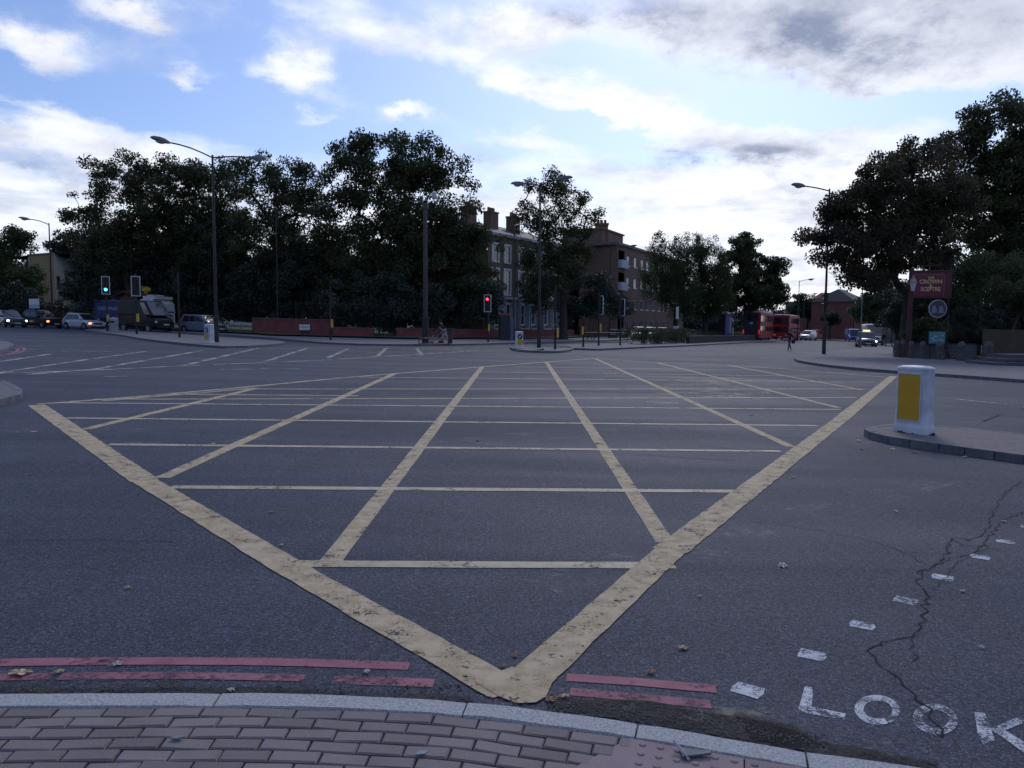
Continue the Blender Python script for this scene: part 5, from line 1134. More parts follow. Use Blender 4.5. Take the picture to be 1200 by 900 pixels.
# faint far traffic filling
# ================================================================ PEOPLE
SKIN = mat('skin', (.33, .19, .14), .6, var=.05)
def cloth(name, c): return mat(name, c, .85, var=.12, vs=6)
def person(label, loc, face, h, top, legs, hair, pose='stand', shoe=None, group=None, sleeves=True, shorts=False, band=None):
    """face = heading in the ground plane; local +y is forward"""
    r_ = root('person', loc, label, 'person', group, face-math.pi/2); s_ = h/1.75
    st = {'stand': (.04, .04), 'walk': (.28, -.26), 'push': (.22, -.24), 'back': (.14, -.16)}[pose]; lean = .26 if pose == 'push' else .03
    V = []; E_ = []; Rr = []
    def v(p, r, par=None):
        V.append(Vector(p)*s_); Rr.append(r*s_)
        if par is not None: E_.append((par, len(V)-1))
        return len(V)-1
    pel = v((0, 0, .95), .125); wa = v((0, lean*.4, 1.12), .115, pel); chst = v((0, lean*.85, 1.32), .135, wa); nk = v((0, lean*1.1, 1.48), .06, chst); hd0 = v((0, lean*1.25+.01, 1.56), .075, nk); hd1 = v((0, lean*1.3+.015, 1.66), .082, hd0); v((0, lean*1.3, 1.715), .055, hd1)
    v((0, lean*1.3+.10, 1.60), .016, hd0)
    for sx, fwd in ((-1, st[0]), (1, st[1])):
        hip = v((sx*.095, 0, .90), .095, pel); kn = v((sx*.10, fwd*.62+.03, .50), .062, hip); back = fwd < 0
        an = v((sx*.10, fwd*1.0-(.06 if back else 0), .10 if not back else .15), .042, kn); v((sx*.11, fwd*1.0+.14-(.06 if back else 0), .035 if not back else .05), .034, an)
        sh = v((sx*.18, lean*.95, 1.40), .058, chst)
        if pose == 'push': el_ = v((sx*.22, lean+.10, 1.16), .042, sh); wr = v((sx*.19, lean+.34, 1.10), .030, el_); hand = (sx*.18, lean+.42, 1.09); fd = Vector((0, .05, -.02))
        elif pose == 'phone': el_ = None
        else:
            sw = -fwd*.7; el_ = v((sx*.24, lean+sw*.4-.02, 1.13), .042, sh); wr = v((sx*.25, lean+sw+.04, .90), .030, el_); hand = (sx*.25, lean+sw+.07, .83); fd = Vector((0, .01, -.055))
        ha = v(hand, .028, wr); side = Vector((1, 0, 0))
        for k_, (o, ln) in enumerate(((-.028, .75), (-.010, 1.0), (.010, .95), (.028, .8))):
            b0 = Vector(hand)+fd*.6+side*o; f1 = v(b0, .0095, ha); f2 = v(b0+fd*ln*.8, .009, f1); v(b0+fd*ln*1.3+Vector((0, .012, 0)), .008, f2)
        t1 = v(Vector(hand)+Vector((0, .035, -.005)), .010, ha); v(Vector(hand)+Vector((0, .055, -.03)), .009, t1)
    me = bpy.data.meshes.new('tmp'); me.from_pydata([tuple(p) for p in V], E_, []); ob = bpy.data.objects.new('tmp', me); COL.objects.link(ob)
    ob.modifiers.new('skin', 'SKIN'); sub = ob.modifiers.new('sub', 'SUBSURF'); sub.levels = 1; sub.render_levels = 1
    for i, sv in enumerate(me.skin_vertices[0].data): sv.radius = (Rr[i], Rr[i]*(.80 if i in (pel, wa, chst) else 1)); sv.use_root = (i == 0)
    dg = bpy.context.evaluated_depsgraph_get(); m2 = bpy.data.meshes.new_from_object(ob.evaluated_get(dg)); bpy.data.objects.remove(ob)
    m2.name = 'body'; m2.materials.clear()
    for m_ in (SKIN, top, legs, shoe or TRIM): m2.materials.append(m_)
    for f in m2.polygons:
        c = f.center/s_; arm = abs(c.x) > .195 or (pose == 'push' and c.y > lean+.08 and c.z > .95 and c.z < 1.3)
        if c.z < .085 or (c.z < .14 and c.y < st[1]): i = 3
        elif c.z < .98 and not arm: i = 0 if (shorts and c.z < .55) else 2
        elif c.z < 1.47 and not (arm and (c.z < .93 or not sleeves and c.z < 1.28)): i = 1
        else: i = 0
        f.material_index = i; f.use_smooth = True
    b = bpy.data.objects.new('body', m2); COL.objects.link(b); b.parent = r_
    mb = MB(); hc = Vector((0, lean*1.3-.015, 1.675))*s_; rings = [(.001, .085), (.06, .075), (.092, .03), (.098, -.03), (.085, -.08), (.06, -.10)]
    mb.lathe([(a*s_, z*s_) for a, z in rings[::-1]], 14, Matrix.Translation(hc) @ Matrix.Rotation(R(-22), 4, 'X')); mb.build('hair', hair, r_, smooth=True)
    for sx in (-1, 1):
        mb = MB(); mb.lathe([(.004*s_, -.004*s_), (.011*s_, 0), (.004*s_, .004*s_)], 8, Matrix.Translation(Vector((sx*.03, lean*1.3+.094, 1.645))*s_) @ Matrix.Rotation(R(90), 4, 'X')); mb.build('eye', TRIM, r_)
    return r_
HB = mat('dark_hair', (.015, .012, .010), .8); HBR = mat('brown_hair', (.06, .035, .02), .8)
C_RED = cloth('red_cloth', (.42, .06, .035)); C_WHT = cloth('white_cloth', (.48, .48, .50)); C_BLK = cloth('black_cloth', (.014, .014, .018)); C_JEAN = cloth('denim', (.06, .085, .15)); C_PINK = cloth('pink_cloth', (.45, .08, .13)); C_GREY = cloth('pale_grey_cloth', (.36, .37, .38)); C_STONE = cloth('stone_trousers', (.33, .28, .28)); C_SHOE = mat('pale_shoe', (.55, .55, .58), .6); C_SKINNY = cloth('dark_trousers', (.03, .03, .04))
b = gp(313.5, 391.9); p = person('person in red top and pale trousers by the left end of the red wall', b, R(-95), 1.72, C_RED, C_STONE, HB, 'stand', C_SHOE)
mb = MB(); mb.lathe([(.175, 1.27), (.205, 1.30), (.205, 1.37), (.16, 1.41)], 16, Matrix.Translation((0, .028, 0)), sy=.78); mb.build('shoulder_band', C_WHT, p, smooth=True)
b = gp(921.8, 412.2) if False else gp(925, 412.0); p = person('person in black with jeans and pale shoes crossing the road', b, R(-150), 1.72, C_BLK, C_JEAN, HB, 'walk', C_SHOE)
mb = MB(); mb.box(-.30, -.22, -.28, .06, .62, .92); mb.build('shoulder_bag', C_BLK, p, bevel=.03); mb = MB(); mb.box(-.08, .06, .12, .16, 1.02, 1.25); mb.build('shirt_front', cloth('rust_cloth', (.20, .07, .05)), p, bevel=.02)
b = gp(521.5, 403.6); person('person in black sleeveless top and light shorts leaning over a pushchair', b, R(172), 1.70, C_BLK, C_WHT, HB, 'push', None, None, False, True)
b = gp(678.5, 396.3); person('person all in black walking away beside the one in pink', b, R(80), 1.72, C_BLK, C_SKINNY, HB, 'back', None, 'pair of people on the far pavement')
b = gp(685.5, 396.6); person('person in a bright pink jacket walking away past the end of the red wall', b, R(80), 1.70, C_PINK, C_SKINNY, HBR, 'back', None, 'pair of people on the far pavement')
b = gp(1035, 406.8); p = person('person in a pale top with a dark backpack walking away past the taxi', b, R(85), 1.74, C_GREY, C_SKINNY, HB, 'back')
mb = MB(); mb.box(-.15, .15, -.30, -.12, 1.02, 1.42); mb.build('backpack', C_BLK, p, bevel=.05)
# pushchair
b = gp(511.5, 403.8); r_ = root('pushchair', b, 'dark pushchair with a hood and pale frame being pushed to the left', 'pushchair', rz=R(172))
mb = MB()
for x, rr, y in ((-.32, .14, .24), (-.32, .14, -.24), (.38, .11, .2), (.38, .11, -.2)): 
    mb.lathe([(rr*.75, -.02), (rr, -.02), (rr, .02), (rr*.75, .02)], 16, Matrix.Translation((x, y, rr)) @ Matrix.Rotation(R(90), 4, 'X'))
mb.build('wheel', TYRE, r_); mb = MB()
for y in (-.24, .24): mb.tube((-.32, y, .14), (.25, y, .62), .018); mb.tube((.38, y*.85, .11), (-.2, y, .62), .018); mb.tube((-.05, y, .55), (-.62, y, 1.06), .018)
mb.tube((-.62, -.24, 1.06), (-.62, .24, 1.06), .022); mb.build('frame', mat('pale_tube', (.35, .36, .38), .4), r_)
mb = MB(); mb.loft([[Vector((x, y, z)) for y, z in ((-.22, zb), (-.24, zt), (.24, zt), (.22, zb))] for x, zb, zt in ((-.30, .55, .95), (-.05, .40, .62), (.30, .36, .50), (.36, .48, .54))]); mb.build('seat', C_BLK, r_, bevel=.02)
mb = MB(); mb.loft([[Vector((-.15+math.cos(R(a))*.42, y, .78+math.sin(R(a))*.36)) for y in (-.25, .25)]+[Vector((-.15+math.cos(R(a))*.39, y, .78+math.sin(R(a))*.33)) for y in (.25, -.25)] for a in range(20, 181, 20)]); mb.build('hood', C_BLK, r_)
mb = MB(); mb.box(.30, .55, -.18, .18, .20, .23); mb.build('footrest', mat('pale_footrest', (.5, .5, .52), .5), r_)
# ================================================================ STREET FURNITURE
BOL = mat('bollard_white_plastic', (.46, .48, .53), .5, var=.10, vs=4, vdet=8, c2=(.66, .68, .73)); BOLY = mat('bollard_yellow_panel', (.60, .34, .02), .5, var=.06, vs=4); GRIME = mat('moss_and_grime', (.02, .022, .014), .95, var=.4)
DIRTB = mat('dirty_white_plastic', (.20, .20, .19), .7, vs=12, c2=(.5, .52, .55))
def superring(hx, hy, n=32, p=4.):
    out = []
    for i in range(n):
        a = 2*math.pi*i/n; c, s_ = math.cos(a), math.sin(a); out.append((hx*math.copysign(abs(c)**(2/p), c), hy*math.copysign(abs(s_)**(2/p), s_)))
    return out
def guide_bollard(label, loc, rz, W_=.50, D_=.28, H_=1.04, panel=True, group='guide bollards', arrow=False):
    r_ = root('guide_bollard', loc, label, 'bollard', group, rz); mb = MB(); rings = []
    for z, k_ in ((0.0, 1.14), (.09, 1.13), (.115, 1.10), (.14, 1.02), (.40, 1.0), (H_-.10, .985), (H_-.05, .985), (H_-.045, 1.03), (H_-.02, 1.03), (H_-.005, .97), (H_+.012, .75), (H_+.02, .3)):
        rings.append([Vector((x, y, z)) for x, y in superring(W_/2*k_, D_/2*k_, 36, 5.)])
    mb.loft(rings); mb.build('shell', BOL, r_, smooth=True)
    f = D_/2*1.0
    for s_ in (-1, 1):
        mb = MB(); y = s_*f
        w, z0, z1, t = W_*.36, .20, H_-.11, .014
        yy = sorted((y-.004*s_, y+.012*s_))
        mb.box(-w-t, -w, yy[0], yy[1], z0-t, z1+t); mb.box(w, w+t, yy[0], yy[1], z0-t, z1+t); mb.box(-w, w, yy[0], yy[1], z1, z1+t); mb.box(-w, w, yy[0], yy[1], z0-t, z0); mb.build('panel_frame', BOL, r_, bevel=.004)
        mb = MB(); yy = sorted((y-.002*s_, y+.005*s_)); mb.box(-w+.001, w-.001, yy[0], yy[1], z0+.001, (z1 if not arrow else z0+(z1-z0)*.5)-.001); mb.build('yellow_panel', BOLY, r_)
        if arrow:
            mb = MB(); c = Vector((0, y+.006*s_, z0+(z1-z0)*.74)); mb.lathe([(.16, 0), (.16, .006)], 24, Matrix.Translation(c) @ Matrix.Rotation(R(90)*s_, 4, 'X')); d = mb.build('arrow_disc', mat('sign_blue', (.02, .09, .38), .4, var=.05) if arrow == 1 else mat('sign_dark', (.02, .02, .03), .4), r_)
            M = Matrix.Translation(c+Vector((0, .010*s_, 0))) @ Matrix.Rotation(R(135 if s_ < 0 else 45), 4, 'Y'); mb = MB(); mb.box(-.10, .03, -.002, .002, -.02, .02, M); mb.prism([(.02, -.06), (.11, 0), (.02, .06)], M, -.002, .002); mb.build('arrow', PAINT, d)
    return r_
b = gp(1070.5, 507, .11); b.z = G(b.x)+.11
gb = guide_bollard('large white guide bollard with a plain yellow panel on the nearest island', b, R(-62), H_=1.0)
g_ = random.Random(9); mb = MB()
for i in range(70):
    t = g_.uniform(0, 2*math.pi); x, y = .30*math.cos(t), .18*math.sin(t); k_ = g_.uniform(.01, .028); mb.lathe([(k_, 0), (k_*.8, k_*.8), (k_*.2, k_*1.1)], 6, Matrix.Translation((x, y, -.002)))
mb.build('moss_skirt', GRIME, gb)
b = gp(245.5, 405.0); b.z += .12; guide_bollard('guide bollard with blue arrow disc above yellow, on the left island', b, R(-38), .55, .30, 1.0, arrow=1)
b = gp(608.3, 410.6); b.z += .12; guide_bollard('guide bollard with a dark arrow disc above yellow, on the central island', b, R(20), .46, .30, 1.0, arrow=2)
# grey bin
b = gp(133.8, 390.2); b.z += .12; r_ = root('litter_bin', b, 'pale grey round topped bin between the silver hatchback and the black van', 'bin')
mb = MB(); mb.lathe([(.34, 0), (.36, .05), (.34, .9), (.36, .95), (.33, 1.06), (.12, 1.12)], 20); mb.build('body', mat('pale_grey_plastic', (.33, .35, .38), .6), r_, smooth=True)
mb = MB(); mb.box(-.2, .2, -.365, -.30, .70, .84); mb.build('opening', TRIM, r_, bevel=.01)
# street name plate
b = gp(358.5, 395.2)+Vector((0, -.35, 0)); r_ = root('street_name_plate', b, 'white street name plate on two short posts in front of the tall red wall', 'sign')
mb = MB(); mb.box(-.34, -.26, -.03, .03, -.05, .62); mb.build('post', BLK, r_); mb = MB(); mb.box(.26, .34, -.03, .03, -.05, .62); mb.build('post', BLK, r_)
mb = MB(); mb.box(-.45, .45, -.06, -.031, .60, 1.06); pl = mb.build('plate', mat('sign_white', (.62, .64, .66), .5, var=.04), r_, bevel=.004)
mb = MB(); g_ = random.Random(3); x = -.36
while x < .34:
    w_ = g_.uniform(.03, .06); mb.box(x, x+w_, -.064, -.0605, .80, .90); x += w_+.022
mb.build('worn_lettering', mat('faded_lettering', (.20, .22, .26), .6), pl)
# kiosk
b = gp(591, 400.0); r_ = root('phone_kiosk', b, 'dark telephone kiosk with a reddish roof edge and a glazed right side', 'kiosk', None, R(10))
mb = MB(); mb.box(-.45, .45, -.45, .45, -.05, .2)
for x in (-.45, .37):
    for y in (-.45, .37): mb.box(x, x+.08, y, y+.08, .2, 2.2)
mb.box(-.45, .45, -.44, -.40, .2, 2.2); mb.box(-.45, -.41, -.37, .37, .2, 2.2)
mb.build('frame', mat('kiosk_dark', (.014, .018, .026), .5), r_)
mb = MB(); mb.box(.40, .43, -.37, .37, .22, 2.18); mb.box(-.37, .37, .40, .43, .22, 2.18); mb.build('glazing', mat('kiosk_glass', (.06, .09, .13), .15), r_)
mb = MB(); mb.box(-.50, .50, -.50, .50, 2.2, 2.42); mb.build('roof', mat('kiosk_red', (.16, .03, .03), .6), r_, bevel=.05)
mb = MB(); mb.box(.46, .75, -.44, -.36, -.05, 2.0); mb.build('advert_panel', mat('kiosk_blue_panel', (.07, .12, .20), .3), r_)
# yellow leaning board
b = gp(537.5, 397.0)+Vector((0, .25, 0)); r_ = root('leaning_board', b+Vector((0, 0, .95)), 'pale yellow board leaning on the railings above the low red wall', 'board')
M = Matrix.Rotation(R(14), 4, 'Y') @ Matrix.Rotation(R(-6), 4, 'X'); mb = MB(); mb.box(-.20, .20, -.015, .015, 0, .78, M); mb.build('panel', mat('faded_yellow_board', (.42, .33, .16), .7), r_); mb = MB(); mb.box(-.22, .22, .017, .04, .0, .05, M); mb.box(-.22, .22, .017, .04, .72, .78, M); mb.build('batten', DKG, r_)
# grey recycling containers
for i, (x, lab) in enumerate(((718, 'left one of the two grey wheeled containers by the flats'), (730.5, 'right one of the two grey wheeled containers, nearest the hedge'))):
    b = gp(x, 397.0); r_ = root('wheeled_container', b, lab, 'bin', 'grey wheeled containers by the flats', R(-8)); mb = MB()
    mb.loft([[Vector((sx*k_*.62, sy*k_*.45, z)) for sx, sy in ((-1, -1), (1, -1), (1, 1), (-1, 1))] for z, k_ in ((.15, .88), (1.05, 1.0))]); mb.build('body', mat('container_grey', (.055, .06, .07), .5), r_, bevel=.03)
    mb = MB(); mb.loft([[Vector((sx*.66*k_, sy*.49*k_, z)) for sx, sy in ((-1, -1), (1, -1), (1, 1), (-1, 1))] for z, k_ in ((1.052, 1), (1.12, 1), (1.22, .7))]); mb.build('lid', mat('container_lid', (.16, .15, .16), .5), r_, bevel=.03)
    mb = MB()
    for sx in (-.45, .45):
        for sy in (-.33, .33): mb.lathe([(.10, -.03), (.10, .03)], 10, Matrix.Translation((sx, sy, .10)) @ Matrix.Rotation(R(90), 4, 'X'))
    mb.build('wheel', TYRE, r_); mb = MB(); mb.box(-.35, .35, -.47, -.455, .5, .85); mb.build('label_panel', mat('container_label', (.20, .22, .25), .6), r_)
# white signs
def post_sign(label, px, Y, z0, z1, w_, mt, name='small_sign', cat='sign', ph=None):
    b = col(px, Y); r_ = root(name, b, label, cat); mb = MB(); mb.tube((0, 0, -.1), (0, 0, z1+.05), .035); mb.build('post', DKG, r_)
    mb = MB(); mb.box(-w_/2, w_/2, -.06, -.037, z0, z1); mb.build('plate', mt, r_, bevel=.005); return r_
SW = mat('sign_white', (.62, .64, .66)); SB = mat('sign_faint_blue', (.30, .42, .52), .5)
r_ = post_sign('white road sign with a blue lower band, behind the black four by four', 41.5, 77, 1.85, 2.75, 1.0, SW)
mb = MB(); mb.box(-.48, .48, -.066, -.0605, 1.9, 2.2); mb.build('blue_band', SB, r_.children[1])
post_sign('small square white sign above the right half of the hedge', 791.5, 80, .95, 1.75, .6, SW)
post_sign('small pointed white notice higher up between the wispy trees', 793, 92, 2.6, 4.0, .32, SW)
# slim post by the taxi
b = gp(1008, 409.0); r_ = root('slim_post', b, 'slim grey post with a thick pale base, in front of the taxi', 'post')
mb = MB(); mb.tube((0, 0, 0), (0, 0, 1.3), .13, .11, 10); mb.build('base', mat('post_grey', (.16, .17, .19), .6), r_, smooth=True); mb = MB(); mb.tube((0, 0, 1.3), (0, 0, 6.5), .07, .05, 8); mb.build('pole', mat('post_grey', (.16,.17,.19)), r_, smooth=True)
# bus stop shelter behind the trunk
b = gp(1043, 407.5); b.y += 2; b = col(1043.5, b.y); r_ = root('bus_shelter', b, 'dark framed bus shelter with a small white flag, just left of the thick trunk', 'shelter')
mb = MB()
for x in (-.75, .75):
    for y in (-.5, .5): mb.tube((x, y, -.05), (x, y, 2.4), .04)
for z in (.45, 1.0, 2.38): mb.tube((-.75, .5, z), (.75, .5, z), .03); mb.tube((-.75, -.5, 2.38), (.75, -.5, 2.38), .03)
mb.build('frame', BLK, r_); mb = MB(); mb.box(-.85, .85, -.65, .6, 2.42, 2.5); mb.build('roof', mat('shelter_maroon', (.10, .02, .03), .5), r_)
mb = MB(); mb.box(-.70, .70, .49, .505, .5, 2.3); mb.build('glazing', mat('shelter_glass', (.05, .06, .08), .15), r_)
mb = MB(); mb.box(-.65, .65, .05, .40, .42, .47); mb.build('bench', DKG, r_)
mb = MB(); mb.tube((-.2, -.7, 0), (-.2, -.7, 4.2), .04); mb.build('flag_post', BLK, r_); mb = MB(); mb.box(-.65, -.25, -.73, -.70, 2.95, 3.75); mb.build('flag', mat('flag_white_grey', (.30, .31, .38), .5), r_)

# ================================================================ PUB CORNER
STONE = mat('weathered_stone', (.055, .052, .055), .95, vs=5, c2=(.12, .115, .12), bump=.5, bs=25)
stones = [(1050.5, 420.8, .36, 1.05, 'narrow'), (1057.5, 421.0, .36, 1.10, ''), (1067.0, 421.8, .40, 1.05, ''), (1081.0, 422.6, .48, 1.05, ''), (1100.5, 423.6, .50, 1.08, ''), (1126.0, 425.0, .52, 1.12, ''), (1157.5, 427.0, .56, 1.18, '')]
names = ['first and leftmost of the row of dark stone bollards, touching its neighbour', 'second stone bollard from the left, under the thick trunk', 'third stone bollard from the left, below the white lantern', 'fourth stone bollard from the left, left of the teal poster', 'stone bollard directly in front of the teal poster', 'stone bollard standing alone right of the teal poster', 'last and thickest stone bollard, nearest the steps']
for (x, y, d, h, _), lab in zip(stones, names):
    b = gp(x, y); b.z += .12; r_ = root('stone_bollard', b, lab, 'bollard', 'dark stone bollards along the pub corner'); mb = MB()
    k_ = d/2; mb.lathe([(k_*1.02, -.05), (k_*1.03, .08), (k_*.97, .12), (k_*.86, h*.72), (k_*.92, h*.75), (k_*.80, h*.80), (k_*.62, h*.93), (k_*.3, h)], 14); mb.build('shaft', STONE, r_, smooth=True)
LW = mat('low_wall_stone', (.14, .135, .15), .9, vs=2, c2=(.20, .19, .21), bump=.3, bs=20)
wall_obj('low_wall', 'low grey wall behind the stone bollards in front of the pub garden', 'wall', [gp(1068, 421.0)+Vector((.1, 1.2, 0)), gp(1155, 424.5)+Vector((0, 1.0, 0))], .3, 1.02, LW, None, mat('pale_coping', (.10, .10, .11), .9))
railing('black garden railings above the low wall behind the bollards', [gp(1070, 419.5)+Vector((.1, 2.0, 0)), gp(1155, 422.5)+Vector((0, 2.0, 0)), gp(1215, 425)+Vector((0, 2.0, 0))], .3, 1.45, .13)
wall_obj('garden_wall', 'dull tan wall at the back of the pub garden, under the clipped round bush', 'wall', [col(1150, 47.5), col(1260, 45)], .3, 2.0, mat('tan_wall', (.085, .065, .05), .9, vs=1.5))
for i, (x0, x1, y, h, z, lab) in enumerate(((1162, 1182, 424.5, 1.45, 0, 'dark slatted bench back end left of the steps'), (1184, 1204, 425.0, .95, 0, 'lower dark slatted planter box at the right edge'))):
    a, c = gp(x0, y), gp(x1, y); r_ = root('slatted_planter', a, lab, 'planter', 'dark slatted boxes by the pub steps'); L_ = (c-a).length; mb = MB()
    for k_ in range(int(h/.16)): mb.box(0, L_, 0, .9, .12+.16*k_, .26+.16*k_)
    mb.build('slats', mat('dark_timber', (.03, .025, .022), .8), r_, bevel=.01); mb = MB()
    for x in (0, L_-.06): mb.box(x-.012, x+.072, -.03, -.003, .1, h)
    mb.build('corner_post', BLK, r_)
r_ = root('stone_steps', gp(1165, 431)+Vector((0, 0, .12)), 'two broad shallow stone steps at the right edge of the pub corner', 'steps'); o3 = gp(1165, 431)
mb = MB(); mb.box(0, 5.5, .0, 2.6, -.1, .14); mb.box(.75, 5.5, .4, 2.6, .142, .32); mb.box(1.3, 5.5, .9, 2.6, .322, .52); mb.build('step', mat('step_stone', (.10, .10, .115), .9, vs=3), r_, bevel=.015)
# pub sign
MAR = mat('maroon_paint', (.085, .008, .018), .45, var=.08); GOLD = mat('gold_lettering', (.55, .42, .20), .5, var=.05)
Y = 50.5; b = col(1064, Y); r_ = root('pub_sign', b, 'maroon pub sign with gold edged panel and pale lettering on a maroon post', 'sign', None, R(-8))
zt = hz(1084, 319, Y); zb_ = hz(1084, 350.5, Y); w_ = 42/FPX*Y
mb = MB(); mb.box(-.12, .12, -.12, .12, -.1, zt+.1); mb.lathe([(.16, zt+.1), (.17, zt+.16), (.05, zt+.3)], 10); mb.build('post', MAR, r_, bevel=.01)
mb = MB(); mb.box(.0, w_+.1, -.13, .10, zb_+.02, zt); mb.box(.05, w_+.15, -.16, .13, zt, zt+.09); mb.build('board', MAR, r_, bevel=.012)
mb = MB(); px0, px1 = .12, w_*.84; pz0, pz1 = zb_+.14, zt-.16; mb.box(px0, px1, -.155, -.131, pz0, pz1); mb.build('panel', mat('bright_maroon', (.15, .012, .032), .45, var=.06), r_)
mb = MB(); t = .03
mb.box(px0, px1, -.166, -.156, pz1-t, pz1); mb.box(px1-t, px1, -.166, -.156, pz0, pz1-t); mb.box(px0, px0+t, -.166, -.156, pz0, pz1-t)
mb.build('gold_edging', mat('dull_gold', (.26, .12, .09), .5), r_)
mb = MB(); mb.tube((.4, -.25, zt+.35), (1.6, -.25, zt+.35), .05); mb.tube((.6, -.05, zt+.08), (.6, -.25, zt+.35), .02); mb.tube((1.4, -.05, zt+.08), (1.4, -.25, zt+.35), .02); mb.build('trough_light', BLK, r_)
def text(s_, parent, x, z, size, mt, y=-.168, sx=1.):
    cu = bpy.data.curves.new('tmp', 'FONT'); cu.body = s_; cu.align_x = 'CENTER'; cu.align_y = 'CENTER'; cu.size = size; cu.extrude = .004; cu.offset = .012*size/.3
    ob = bpy.data.objects.new('tmp', cu); COL.objects.link(ob); dg = bpy.context.evaluated_depsgraph_get(); dg.update()
    me = bpy.data.meshes.new_from_object(ob.evaluated_get(dg)); bpy.data.objects.remove(ob); me.materials.clear(); me.materials.append(mt)
    M = Matrix.Translation((x, y, z)) @ Matrix.Rotation(R(90), 4, 'X') @ Matrix.Diagonal((sx, 1, 1, 1)); me.transform(M); o = bpy.data.objects.new('lettering', me); COL.objects.link(o); o.parent = parent; me.name = 'lettering'; return o
cx_ = (px0+px1)/2+.09; hh = pz1-pz0
text('THE', r_, cx_, pz1-.17*hh, .20, GOLD); text('CROWN', r_, cx_, pz1-.34*hh, .34, GOLD, sx=1.0); text('&', r_, cx_, pz1-.52*hh, .24, GOLD); text('SCEPTRE', r_, cx_, pz1-.68*hh, .34, GOLD, sx=.88)
# lantern in front of the sign
b = col(1066.3, 49.6); r_ = root('pub_lantern', b, 'white old fashioned lantern on a dark post, left of the pub sign lettering', 'lantern'); z = hz(1066, 341, 49.6)
mb = MB(); mb.tube((0, 0, -.1), (0, 0, .8), .09, .07, 10); mb.tube((0, 0, .8), (0, 0, z-.02), .05, .04, 8); mb.tube((-.25, 0, z-.25), (.25, 0, z-.25), .02); mb.build('post', BLK, r_, smooth=True)
LG = mat('lantern_glass', (.50, .54, .58), .3, var=.08)
mb = MB(); mb.lathe([(.10, z), (.21, z+.50)], 6); mb.build('glass', LG, r_)
mb = MB(); mb.lathe([(.23, z+.502), (.24, z+.54), (.12, z+.76), (.05, z+.80), (.06, z+.86), (.015, z+.98)], 8); mb.build('cap', mat('lantern_brass', (.30, .27, .20), .5), r_)
# round lattice sign
Y = 49.0; b = col(1108.5, Y); r_ = root('hanging_sign', b, 'round grey and white picture sign hanging left of a thin post, under the pub sign', 'sign'); zc = hz(1096, 361.5, Y); x = -(12.5/FPX*Y)
mb = MB(); mb.tube((0, 0, -.1), (0, 0, zc+.75), .04, .03, 8); mb.lathe([(.05, zc+.75), (.06, zc+.80), (.01, zc+.9)], 8); mb.build('post', BLK, r_)
mb = MB(); Mx = Matrix.Translation((x, 0, zc)) @ Matrix.Rotation(R(90), 4, 'X'); mb.lathe([(.50, -.03), (.56, -.03), (.56, .03), (.50, .03)], 28, Mx, caps=False); mb.build('rim', mat('rim_pale', (.34, .34, .36), .4), r_, smooth=True)
mb = MB(); mb.lathe([(.498, -.02), (.498, .02)], 28, Mx); mb.build('disc', mat('disc_grey', (.055, .06, .085), .5, vs=3), r_)
mb = MB()
for sx, sz in ((-.22, -.05), (.20, -.05)): mb.prism([(sx-.16, sz-.2), (sx+.16, sz-.2), (sx+.12, sz+.1), (sx+.04, sz+.26), (sx-.10, sz+.20)], Matrix.Translation((x, 0, zc)), -.034, -.022)
mb.build('picture', mat('pale_picture', (.20, .23, .30), .5, vs=8), r_)
mb = MB(); mb.tube((x+.56, 0, zc+.2), (0, 0, zc+.25), .02); mb.tube((x+.56, 0, zc-.2), (0, 0, zc-.25), .02); mb.build('bracket', BLK, r_)
# teal poster
Y = 48.0; b = col(1096.5, Y); r_ = root('poster_board', b, 'pale teal poster board with white blotches on the garden railing', 'poster'); z0 = hz(1096, 402.5, Y); z1 = hz(1096, 388.5, Y)
mb = MB(); mb.box(-.48, .48, -.03, .0, z0, z1); pb = mb.build('board', mat('teal_poster', (.09, .26, .30), .5, var=.1), r_)
mb = MB(); g_ = random.Random(4)
for _ in range(9): a = g_.uniform(-.38, .3); z = g_.uniform(z0+.12, z1-.2); mb.box(a, a+g_.uniform(.06, .2), -.036-.0006*_, -.031, z, z+g_.uniform(.03, .12))
mb.build('pale_print', mat('pale_print', (.32, .46, .48), .5), pb); mb = MB(); mb.box(-.52, -.482, -.04, .0, z0-.02, z1+.02); mb.box(.482, .52, -.04, .0, z0-.02, z1+.02); mb.box(-.4, -.34, .002, .05, -.1, z1); mb.box(.34, .4, .002, .05, -.1, z1); mb.build('frame', DKG, r_)

# ================================================================ LITTER AND LEAVES
LFM = [mat('fallen_leaf_tan', (.50, .37, .22), .8, vs=30), mat('fallen_leaf_grey', (.46, .42, .38), .8, vs=30), mat('fallen_leaf_brown', (.26, .16, .09), .8, vs=30)]
def leaf(label, px, py, size, rz, m_i, lift=.006, lobes=5, kind='fallen_leaf'):
    h = PH if py > 835 and px < 700 else 0; b = gp(px, py, h); b.z = G(b.x)+h+lift; g = random.Random(int(px*7+py)); mb = MB(); n = 30; vs = [Vector((0, 0, .004))]
    for i in range(n):
        a = 2*math.pi*i/n; r = size*(.45+.55*abs(math.cos(a*lobes/2))**.7)*(1+g.uniform(-.12, .12)); vs.append(Vector((r*math.cos(a), r*math.sin(a)*.8, .006+abs(math.sin(a*2.5))*size*.14*g.uniform(.4, 1.2))))
    mb.add(vs, [(0, 1+i, 1+(i+1) % n) for i in range(n)]); mb.tube((0, 0, .004), (-size*1.7, size*.2, .006), .0014, .001, 4)
    o = mb.build(kind, LFM[m_i], None, smooth=False); o.location = b; o.rotation_euler = (R(g.uniform(-8, 8)), R(g.uniform(-8, 8)), rz)
    return tag(o, label, 'leaf', 'fallen leaves on the road and paving')
